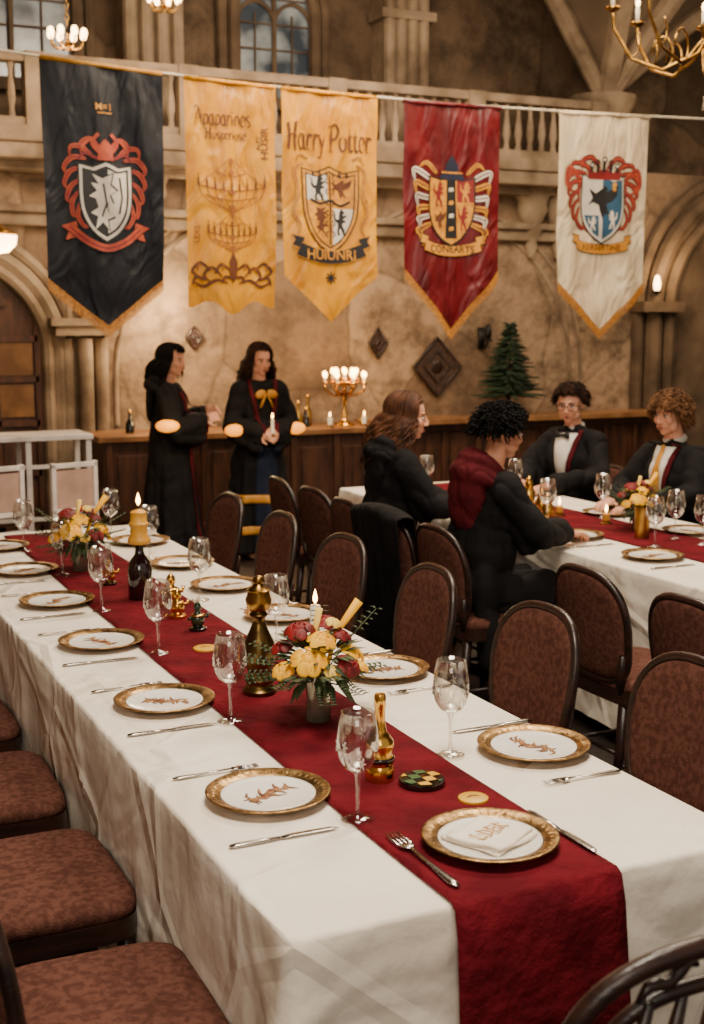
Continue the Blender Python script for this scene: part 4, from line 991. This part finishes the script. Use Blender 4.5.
make_banner(4.16,4.94,2.09,1.67,'banner_red',d4,'dark red hanging banner with gold shield crest, fringed',True,3.0)
make_banner(5.43,6.25,2.02,1.67,'banner_cream',d5,'cream hanging banner with blue and red shield crest',True,4.1)

# ---------------------------------------------------------------- white frames by the door
def white_frame_chair(loc,rz,label,m):
    r=root('white_chair',label,'chair',loc,rz,'white frame chairs')
    b=MB(); b.box((0,0,.70),(.27,.012,.24)); b.obj('back_panel',m,r,False)
    b=MB()
    for x in(-.15,.15): b.box((x,0,.70),(.03,.03,.34))
    for z in (.56,.85): b.box((0,0,z),(.33,.03,.03))
    b.obj('back_frame','white_paint',r,False,bevel=.004)
    b=MB(); b.box((0,-.2,.44),(.34,.38,.035)); b.obj('seat','white_paint',r,False,bevel=.01)
    for x in(-.15,.15):
        for y in(0,-.36): b=MB(); b.box((0,0,.22 if y else .28),(.03,.03,.44 if y else .56)); b.obj('leg','white_paint',r,False,loc=(x,y,0))
r=root('white_stand','tall white painted open frame table with dark red fabric','table',(1.52,8.65,0))
b=MB(); b.box((0,0,.99),(1.1,.4,.035)); b.obj('top','white_paint',r,False,bevel=.005)
for x in (-.52,.12,.52):
    for y in (-.17,.17): b=MB(); b.box((0,0,.49),(.035,.035,.97)); b.obj('leg','white_paint',r,False,loc=(x,y,0)); 
b=MB(); b.box((0,-.17,.80),(1.04,.02,.025)); b.box((0,-.17,.45),(1.04,.02,.025)); b.obj('rail','white_paint',r,False)
b=MB(); b.box((-.2,-.1,.625),(.62,.012,.32)); b.obj('panel','panel_maroon',r,False)
white_frame_chair((1.84,8.05,0),.3,'white framed chair with beige back panel by the stand','panel_beige')
white_frame_chair((1.36,8.0,0),.25,'white framed chair with beige back panel by the stand','panel_beige')

# ---------------------------------------------------------------- people
def remesh(mb,name,mats,parent,voxel,smooth=4,fac=.5):
    o=mb.obj(name+'_tmp',mats); 
    m=o.modifiers.new('r','REMESH'); m.mode='VOXEL'; m.voxel_size=voxel; m.use_smooth_shade=True
    if smooth: s=o.modifiers.new('s','SMOOTH'); s.iterations=smooth; s.factor=fac
    bpy.context.view_layer.update(); dg=bpy.context.evaluated_depsgraph_get()
    me=bpy.data.meshes.new_from_object(o.evaluated_get(dg)); me.name=name
    me.materials.clear()
    for q in ([mats] if isinstance(mats,str) else mats): me.materials.append(M[q])
    old=o.data; bpy.data.objects.remove(o); bpy.data.meshes.remove(old)
    o2=bpy.data.objects.new(name,me); COL.objects.link(o2); o2.parent=parent
    for p in me.polygons: p.use_smooth=True
    return o2
def wrinkle(o,amp,seed,fx=8,fz=2.4,bias=.6):
    me=o.data; ns=[v.normal.copy() for v in me.vertices]
    for v,nn in zip(me.vertices,ns):
        c=v.co; a=noise.noise(Vector((c.x*fx+seed,c.y*fx,c.z*fz)))
        r_=(1-abs(noise.noise(Vector((c.x*fx*.8-seed,c.y*fx*.8+5,c.z*fz*1.5)))))**6
        d=noise.noise(Vector((c.x*5+c.z*10,c.y*5-c.z*6,c.z*8+seed)))
        v.co=c+nn*amp*(a*1.3-r_*1.0+.5*d+bias)
    me.update()
def hand(b,w,d,nrm,curl=.5,side=1,s=1.0):
    d=Vector(d).normalized(); n=Vector(nrm); n=(n-d*n.dot(d)).normalized(); t=d.cross(n)*side; w=Vector(w)
    R=Matrix((t,d,n)).transposed()
    b.ell(w+d*.045*s,(.04*s,.052*s,.016*s),14,8,0,R); b.cap(w-d*.02,w+d*.03*s,.026*s,.024*s)
    for k,(off,L) in enumerate(((.03,.07),(.0105,.078),(-.0105,.073),(-.03,.058))):
        p=w+d*.082*s+t*off*s; fan=t*off*2.2
        dd=(d+fan).normalized(); a=0; prev=p-d*.02*s; L*=s
        pts=[prev,p]
        for seg,fr in enumerate((.45,.3,.25)):
            a+=curl*(.6+.3*seg); v=(dd*math.cos(a)-n*math.sin(a)); p=p+v*L*fr; pts.append(p)
        b.tube(pts,[.0095*s,.0092*s,.0085*s,.008*s,.0065*s],8); b.ell(pts[-1],.0066*s,8,6)
    p=w+d*.02*s+t*.03*s; q=p+(d*.6+t*.75-n*.25).normalized()*.036*s; e=q+(d*.9+t*.15-n*.35).normalized()*.03*s
    b.tube([p-t*.01,q,e],[.013*s,.0105*s,.008*s],8); b.ell(e,.008*s,8,6)
def skull(pol,az,k=1.0):
    return Vector((.077*k*math.sin(pol)*math.sin(az),-.012+.099*k*math.sin(pol)*math.cos(az),.03+.087*k*math.cos(pol)))
def make_person(name_label,loc,rz,sit,skin,hair,hcol,hy=0,hp=0,hr=0,arms=None,extra=None,scale=1.0,robe='robe_black',seed=1,lean=0,vol=1.0,side_len=0,slim=1.0):
    rnd=random.Random(seed)
    r=root('person',name_label,'person',loc,rz); r.scale=(scale,)*3
    if sit:
        pel=Vector((0,-.01,.575)); che=Vector((0,.03+lean*.5,.93)); neck=Vector((0,.035+lean,1.12)); hc=Vector((0,.075+lean*1.3,1.262)); sh=.168*slim; shz=1.045
        hip=[Vector((s*.09,0,.565)) for s in(-1,1)]; kn=[Vector((s*.11,.38,.555)) for s in(-1,1)]; an=[Vector((s*.11,.34,.1)) for s in(-1,1)]
        A=arms or [((-.26,.14,.86),(-.1,.40,.805)),((.26,.14,.86),(.1,.40,.805))]
    else:
        pel=Vector((0,0,.86)); che=Vector((0,.01,1.14)); neck=Vector((0,.0,1.33)); hc=Vector((0,.03,1.475)); sh=.155; shz=1.265
        hip=[Vector((s*.085,0,.84)) for s in(-1,1)]; kn=[Vector((s*.09,.02,.46)) for s in(-1,1)]; an=[Vector((s*.1,-.02,.09)) for s in(-1,1)]
        A=arms or [((-.24,.0,1.0),(-.08,.2,.95)),((.24,.0,1.0),(.08,.2,.95))]
    HM=Matrix.Translation(hc)@Euler((hp,hr,hy),'XYZ').to_matrix().to_4x4()
    b=MB()
    b.ell(pel,(.14,.10,.115)); b.ell(pel.lerp(che,.5),(.115,.09,.17)); b.ell(che,(.135,.092,.155)); b.cap((-sh+.04,che.y,shz),(sh-.04,che.y,shz),.045,.045)
    b.cap(che+Vector((0,0,.1)),neck,.058,.052); b.cap(neck,hc+Vector((0,-.02,-.05)),.052,.048)
    for i in range(2):
        b.cap(hip[i],kn[i],.075,.055); b.cap(kn[i],an[i],.052,.036); b.cap(an[i]+Vector((0,-.01,-.04)),an[i]+Vector((0,.13,-.055)),.035,.03)
    for i,(el,wr) in enumerate(A):
        s=-1 if i==0 else 1; S=Vector((s*(sh-.01),che.y,shz-.015)); el=Vector(el);wr=Vector(wr)
        b.cap(S,el,.040,.034); b.cap(el,wr,.034,.025)
        d=(wr-el).normalized(); d=Vector((d.x*.6,d.y,d.z*.3 if sit else d.z)).normalized()
        hand(b,wr,d,(0,-.1,1) if sit else (s*.9,0,.5),.45 if sit else .8,side=(1 if s<0 else -1) if sit else 1)
    b.T=HM
    b.ell((0,-.012,.03),(.073,.093,.083),20,14); b.ell((0,.024,-.026),(.057,.064,.08),20,12); b.ell((0,.058,-.083),(.024,.022,.019))
    b.ell((0,.074,.028),(.042,.010,.010)); b.tube([(0,.084,.018),(0,.096,-.004),(0,.104,-.022)],[.006,.0075,.0095],8); b.ell((0,.102,-.025),(.011,.011,.008)); 
    for s in(-1,1):
        b.ell((s*.010,.094,-.028),(.007,.008,.006)); b.ell((s*.036,.060,-.020),(.021,.022,.024)); b.ell((s*.075,-.004,-.006),(.008,.018,.029)); b.ell((s*.044,.03,-.058),(.018,.03,.026))
    b.ell((0,.079,-.053),(.019,.012,.0055)); b.ell((0,.078,-.062),(.017,.012,.006))
    b.T=None
    remesh(b,'body',skin,r,.0046,5)
    b=MB(); b.T=HM
    for s in(-1,1): b.ell((s*.029,.0765,.006),(.013,.009,.007),10,8,0); b.ell((s*.029+.0,.083,.006),(.006,.004,.006),8,6,1); b.tube([(s*.015,.083,.010),(s*.029,.087,.0145),(s*.044,.078,.010)],[.0012,.0022,.0012],5,1)
    b.obj('eyes',['eye_white','eye_dark'],r)
    b=MB(); b.T=HM; b.tube([(-.018,.086,-.0565),(-.007,.092,-.053),(0,.092,-.0545),(.007,.092,-.053),(.018,.086,-.0565)],[.001,.0035,.003,.0035,.001],6); b.tube([(-.016,.086,-.058),(0,.092,-.062),(.016,.086,-.058)],[.001,.0042,.001],6); b.obj('lips','lip',r)
    b=MB(); b.T=HM
    for s in(-1,1): b.tube([(s*.014,.086,.026),(s*.03,.084,.031),(s*.048,.071,.025)],[.002,.003,.001],6)
    b.obj('eyebrows',hcol,r)
    b=MB(); b.T=HM
    vs=[];fs=[];nu,nv=36,16
    for i in range(nu):
        az=2*pi*i/nu; fr=max(0,math.cos(az)); lim=1.9-1.0*min(1,fr*1.7)
        for j in range(nv+1): vs.append(skull(lim*j/nv,az,1.05-.02*(j==nv)))
    for i in range(nu):
        for j in range(nv): k=(i+1)%nu; fs.append((i*(nv+1)+j,k*(nv+1)+j,k*(nv+1)+j+1,i*(nv+1)+j+1))
    b.add(vs,fs)
    if hair in('long','straight'):
        N=380; Lmax=.30 if hair=='long' else .17
        for q in range(N):
            az=rnd.uniform(-pi,pi); 
            if abs(az)<1.0: azt=math.copysign(rnd.uniform(1.2,1.65),az) if hair=='long' or abs(az)>.7 else az
            else: azt=az
            fringe=hair=='straight' and abs(az)<=.7
            p0=rnd.uniform(.0,.6); layer=rnd.uniform(1.05,1.17)*(1 if not fringe else .985); P=[]; ph=rnd.uniform(0,6); wv=.012 if hair=='long' else .0015
            pe=1.16 if fringe else 1.8
            for t in range(8):
                u=t/7; pol=p0+(pe-p0)*u; P.append(skull(pol,az+(azt-az)*min(1,u*1.8),layer+.05*math.sin(u*pi)))
            if not fringe:
                L=rnd.uniform(.55,1)*Lmax; e=P[-1]; out=Vector((e.x*.6,e.y-.03,0)).normalized()
                for t in range(1,11):
                    u=t/10; P.append(e+Vector((0,0,-L*u))+out*(.03*math.sin(u*2.4)+.004+.02*u)+Vector((wv*math.sin(u*12+ph),wv*math.cos(u*12+ph)-.03*u,0)))
            n=len(P); b.tube(P,[.0056*(1-.75*abs(2*i/(n-1)-1)**3) for i in range(n)],5)
    else:
        N=1000
        for q in range(N):
            az=rnd.uniform(-pi,pi); fr=max(0,math.cos(az)); lim=(1.8+side_len*(.5+.5*(abs(math.sin(az)))))-.9*min(1,fr*1.5); pol=lim*math.sqrt(rnd.random())
            base=skull(min(pol,1.9),az,1.03); base.z-=max(0,pol-1.9)*.09; nrm=(base-Vector((0,-.012,.03))).normalized()
            t1=nrm.orthogonal().normalized(); t2=nrm.cross(t1); ph=rnd.uniform(0,6); L=rnd.uniform(.008,.055)*vol; R=rnd.uniform(.006,.016)
            tw=3.6/9
            P=[base+nrm*L*(u/9)+(t1*math.cos(ph+u*tw*1.3)+t2*math.sin(ph+u*tw*1.3))*R+Vector((0,0,-.026*(u/9)**2)) for u in range(10)]
            b.tube(P,[.0036]*8+[.0025,.0008],5)
    b.obj('hair',hcol,r)
    # robe
    b=MB()
    if sit:
        b.ell(pel+Vector((0,0,.02)),(.20,.15,.11)); b.ell((0,.01+lean*.2,.76),(.178*slim,.14,.2)); b.ell(che,(.18*slim,.135,.18)); b.cap((-sh+.01,che.y,shz-.005),(sh-.01,che.y,shz-.005),.068,.068); b.cap(che+Vector((0,0,.08)),neck+Vector((0,-.0,-.04)),.095,.068)
        for i in range(2): b.cap(hip[i],kn[i],.1,.082); b.cap(kn[i],kn[i]*.35+an[i]*.65,.085,.095)
        b.cap((0,.1,.54),(0,.36,.535),.085,.085)
        for s in(-1,1): b.cap((s*.14,-.05,.66),(s*.2,-.04,.30),.05,.055); b.cap((s*.16,.08,.62),(s*.2,.1,.33),.045,.05)
    else:
        def fold(a,z):
            k=max(0,min(1,(1.05-z)/.95)); return .11*k*math.sin(8*a+seed+.5*math.sin(z*4))+.06*k*math.sin(15*a+2*seed)
        b.lathe([(.02,1.1),(.14,1.08),(.16,.98),(.18,.85),(.205,.65),(.235,.4),(.265,.15),(.275,.06),(.02,.05)],80,sx=1,sy=.82,fold=fold)
        b.ell(che,(.17,.125,.18)); b.cap((-sh+.01,che.y,shz-.005),(sh-.01,che.y,shz-.005),.062,.062); b.cap(che+Vector((0,0,.08)),neck+Vector((0,-.0,-.045)),.086,.062)
    cuffs=[]
    for i,(el,wr) in enumerate(A):
        s=-1 if i==0 else 1; S=Vector((s*sh,che.y,shz-.02)); el=Vector(el);wr=Vector(wr); w2=el.lerp(wr,.86)
        if sit:
            b.cap(S,el,.07,.062); b.cap(el,w2,.058,.054); b.cap(el.lerp(wr,.1)+Vector((0,-.01,-.03)),el.lerp(wr,.55)+Vector((0,0,-.008)),.052,.045)
            b.cap(S.lerp(el,.5)+Vector((-s*.03,0,-.03)),el+Vector((-s*.06,-.01,-.07)),.055,.05)
        else:
            b.cap(S,el,.072,.066); b.cap(el,w2,.062,.066); b.cap(el.lerp(wr,.1)+Vector((0,0,-.06)),w2+Vector((0,0,-.12)),.05,.042); b.cap(el.lerp(wr,.3)+Vector((0,0,-.03)),w2+Vector((0,0,-.06)),.05,.05); cuffs.append((el,w2))
    rb=remesh(b,'robe',robe,r,.0085,4,.6)
    wrinkle(rb,.014 if sit else .012,seed*3.1,9,2.6)
    if not sit:
        for el,w2 in cuffs:
            s=-1 if el.x<0 else 1
            bb=MB(); 
            if hair=='long': bb.ell((el.x*1.0,el.y+.1,el.z-.03),(.078,.045,.045),18,10)
            elif s>0: bb.ell((el.x+.045,el.y-.03,el.z+.03),(.05,.085,.045),18,10)
            else: continue
            bb.obj('sleeve_lining_glow','gold_glow',r)  # amber glow put into the gold sleeve lining, which is no lamp
    me=rb.data; me.update()
    bv=BVHTree.FromPolygons([v.co for v in me.vertices],[tuple(p.vertices) for p in me.polygons])
    def patch(name,fn,nu,nv,m,off=.012,ydir=1):
        bb=MB()
        def g(u,v):
            x,z=fn(u,v); h=bv.ray_cast(Vector((x,ydir*1.0,z)),Vector((0,-ydir,0)))
            y=h[0].y if h[0] else che.y+ydir*.1
            return (x,y+ydir*off,z)
        bb.grid(g,nu,nv); o=bb.obj(name,m,r); sd=o.modifiers.new('s','SOLIDIFY'); sd.thickness=.006; sd.offset=0
    if extra: extra(r,patch,neck.z,che,HM,neck)
    return r
def ex_shirt(tiecol,bow=False,lining=True):
    def f(r,patch,nz,che,HM,nk):
        patch('shirt',lambda u,v:((u-.5)*2*(.016+.055*(v**.8)),nz-.33+.3*v),10,16,'shirt_white',.008)
        if bow:
            b=MB(); y=nk.y+.095
            for s in(-1,1): b.add([(0,y+.005,nz-.035),(s*.045,y+.01,nz-.018),(s*.045,y+.01,nz-.06),(0,y+.005,nz-.045)],[(0,1,2,3)])
            b.ell((0,y+.01,nz-.04),(.010,.01,.011)); o=b.obj('bow_tie',tiecol,r); sd=o.modifiers.new('s','SOLIDIFY'); sd.thickness=.012
        else: patch('necktie',lambda u,v:((u-.5)*2*(.010+.014*math.sin((1-v)*2.2)),nz-.31+.29*v),4,14,tiecol,.016)
        if lining:
            for s in(-1,1): patch('lapel',lambda u,v:(s*(.018+.058*(v**.8)+.026*u),nz-.37+.36*v),6,24,'robe_maroon' if s<0 else 'robe_black',.011)
        b=MB(); b.tube([(.053*math.cos(a),nk.y-.005+.053*math.sin(a),nz+.005-.014*math.sin(a)) for a in [k*pi/8 for k in range(16)]],.012,8,closed=True,flat=1.6); b.obj('collar','shirt_white',r)
    return f
def ex_hood(m,big=1.0):
    def f(r,patch,nz,che,HM,nk):
        b=MB(); cy=nk.y-.02
        pts=[(.092*math.cos(a),cy+.082*math.sin(a),nz-.02-.05*math.sin(a)) for a in [k*pi/12 for k in range(24)]]
        b.tube(pts,[.032+.022*big*max(0,-math.sin(k*pi/12)) for k in range(24)],12,closed=True)
        pts=[((.13+.02*(big-1))*math.cos(a),cy-.02+.10*math.sin(a),nz-.07-.05*math.sin(a)) for a in [k*pi/12 for k in range(24)]]
        b.tube(pts,[.026+.024*big*max(0,-math.sin(k*pi/12)) for k in range(24)],12,closed=True)
        b.ell((0,cy-.105,nz-.12),(.125,.055*big,.12)); b.ell((0,cy-.11,nz-.20),(.09,.045*big,.10))
        if big>1.1:
            for s in(-1,1): b.cap((s*.12,cy,nz-.09),(s*.155,cy+.0,nz-.12),.055,.042); b.cap((s*.1,cy+.06,nz-.1),(s*.06,cy+.10,nz-.2),.04,.022)
        o=remesh(b,'hood',m,r,.007,10,.7); wrinkle(o,.008,3.3,16,6,.3)
    return f
def ex_stand_gold(r,patch,nz,che,HM,nk):
    for s in(-1,1): patch('robe_trim',lambda u,v:(s*(.012+.08*(v**.8)+.03*u),nz-.42+.42*v),4,18,'robe_maroon',.010)
    patch('inner_tunic',lambda u,v:((u-.5)*.15*(1.6-.6*v),.10+.74*v),10,24,'robe_navy',.008)
    patch('gold_band',lambda u,v:((u-.5)*.40,.43+.06*v),20,3,'tie_gold',.014); patch('gold_band',lambda u,v:((u-.5)*.42,.20+.06*v),20,3,'tie_gold',.014)
    b=MB(); y=che.y+.145
    for s in(-1,1):
        b.ell((s*.045,y,nz-.1),(.044,.016,.030),10,8,0,Euler((0,s*.4,0)).to_matrix()); b.tube([(0,y,nz-.1),(s*.03,y+.005,nz-.15),(s*.05,y+.005,nz-.2)],[.008,.017,.013],6,flat=.4)
    b.obj('gold_bow','tie_gold',r)
    ex_hood('robe_black',.7)(r,patch,nz,che,HM,nk)
def ex_stand_red(r,patch,nz,che,HM,nk):
    for s in(-1,1): patch('robe_trim',lambda u,v:(s*(.012+.05*(v**.8)+.035*u),.12+1.14*v),5,34,'robe_maroon',.010)
    ex_hood('robe_black',.6)(r,patch,nz,che,HM,nk)
def ex_glasses(f0):
    def f(r,patch,nz,che,HM,nk):
        f0(r,patch,nz,che,HM,nk)
        b=MB(); b.T=HM
        for s in(-1,1):
            b.tube([(s*.031+.023*math.cos(a),.099,.006+.021*math.sin(a)) for a in [k*pi/8 for k in range(16)]],.0022,6,closed=True,up=(0,1,0)); b.tube([(s*.054,.097,.01),(s*.076,.06,.01),(s*.08,0,.01)],.002,5)
        b.tube([(-.009,.1,.009),(0,.102,.012),(.009,.1,.009)],.002,5); b.obj('eyeglasses','iron_black',r)
    return f
make_person('person with long wavy brown hair in black robe, seated',(2.90,5.74,0),-pi/2-.15,True,'skin_light','long','hair_brown',hy=-.35,hp=-.15,extra=ex_hood('robe_black',.8),seed=3,lean=.03,slim=.96,scale=1.01)
make_person('person with curly black hair in robe with maroon hood, seated',(2.89,4.81,0),-pi/2,True,'skin_warm','curly','hair_black',hy=.0,hp=-.15,extra=ex_hood('robe_maroon',1.3),seed=4,lean=.03,vol=1.15,side_len=.1)
make_person('person with short dark hair, glasses, bow tie and robe, seated',(4.53,6.4,0),pi/2+.35,True,'skin_light','curly','hair_darkbrown',hy=.35,hp=-.2,extra=ex_glasses(ex_shirt('tie_black',True)),seed=5,vol=.85)
make_person('person with curly light-brown hair, black robe and gold tie, seated',(4.53,5.46,0),pi/2+.15,True,'skin_light','curly','hair_auburn',hy=.1,hp=-.15,extra=ex_shirt('tie_gold'),seed=6,vol=.9,side_len=.6,slim=.92)
make_person('person with straight black hair in long robe standing, hands raised',(2.72,8.85,0),-pi/2-.45,False,'skin_light','straight','hair_black',hy=-.35,hp=-.1,arms=[((-.22,.06,1.02),(-.08,.26,1.1)),((.22,.06,1.0),(.08,.26,1.06))],extra=ex_stand_red,seed=7)
make_person('person with dark wavy hair and gold bow standing, holding a candle',(3.42,8.87,0),pi+.0,False,'skin_light','long','hair_darkbrown',hy=.1,hp=-.25,arms=[((-.24,.03,1.0),(-.06,.2,.95)),((.24,.03,1.0),(.06,.2,.95))],extra=ex_stand_gold,seed=8)
small_candle((3.42,8.60,.93),.12,.012,'lit white candle held in the hands')

# ---------------------------------------------------------------- lights
def area(loc,rot,size,energy,col,sy=None):
    l=bpy.data.lights.new('area','AREA'); l.energy=energy; l.color=col; l.size=size
    if sy: l.shape='RECTANGLE'; l.size_y=sy
    o=bpy.data.objects.new('added_area_light',l); COL.objects.link(o); o.location=loc; o.rotation_euler=rot; return o  # soft area light added to brighten the hall, no fixture behind it
area((1.0,1.8,4.3),(0,0,0),1.3,195,(1,.87,.70)); area((3.6,4.8,4.8),(0,0,0),1.7,270,(1,.84,.64)); area((4.0,7.4,4.6),(math.radians(35),0,0),3.0,195,(1,.80,.57),1.2)
area((-1.5,-2.5,3.2),(math.radians(65),0,math.radians(-30)),2.2,120,(1,.90,.76))
area((8.5,6.8,4.6),(math.radians(30),0,0),2,100,(1,.80,.56))
area((3.5,8.4,3.0),(math.radians(150),0,0),3.5,45,(1,.80,.56),.6)
def pt(loc,e,col=(1,.68,.34),r=.08):
    l=bpy.data.lights.new('lamp','POINT'); l.energy=e; l.color=col; l.shadow_soft_size=r
    o=bpy.data.objects.new('lamp_light',l); COL.objects.link(o); o.location=loc
pt((4.6,9.6,1.5),22); pt((5.3,6.2,4.1),40,r=.3); pt((8.17,10.0,2.3),20); pt((2.13,9.1,3.45),18); pt((3.1,9.6,1.15),8); pt((1.68,8.9,2.1),14); pt((3.2,10.05,1.80),56,(1,.74,.42),.10)
pt((3.2,8.3,1.1),3); pt((2.6,8.4,1.1),2)
w=bpy.data.worlds.new('w'); sc.world=w; w.use_nodes=True; w.node_tree.nodes['Background'].inputs[0].default_value=(1,.87,.72,1); w.node_tree.nodes['Background'].inputs[1].default_value=.42

# ---------------------------------------------------------------- camera
cam=bpy.data.cameras.new('cam'); co=bpy.data.objects.new('camera',cam); COL.objects.link(co)
cam.sensor_fit='VERTICAL'; cam.sensor_height=36; cam.sensor_width=24.75; cam.lens=1274/1024*36
co.location=(0,0,1.75); co.rotation_euler=(math.radians(90-8.48),0,math.radians(-25.26))
cam.dof.use_dof=True; cam.dof.focus_distance=3.3; cam.dof.aperture_fstop=4.5
sc.camera=co
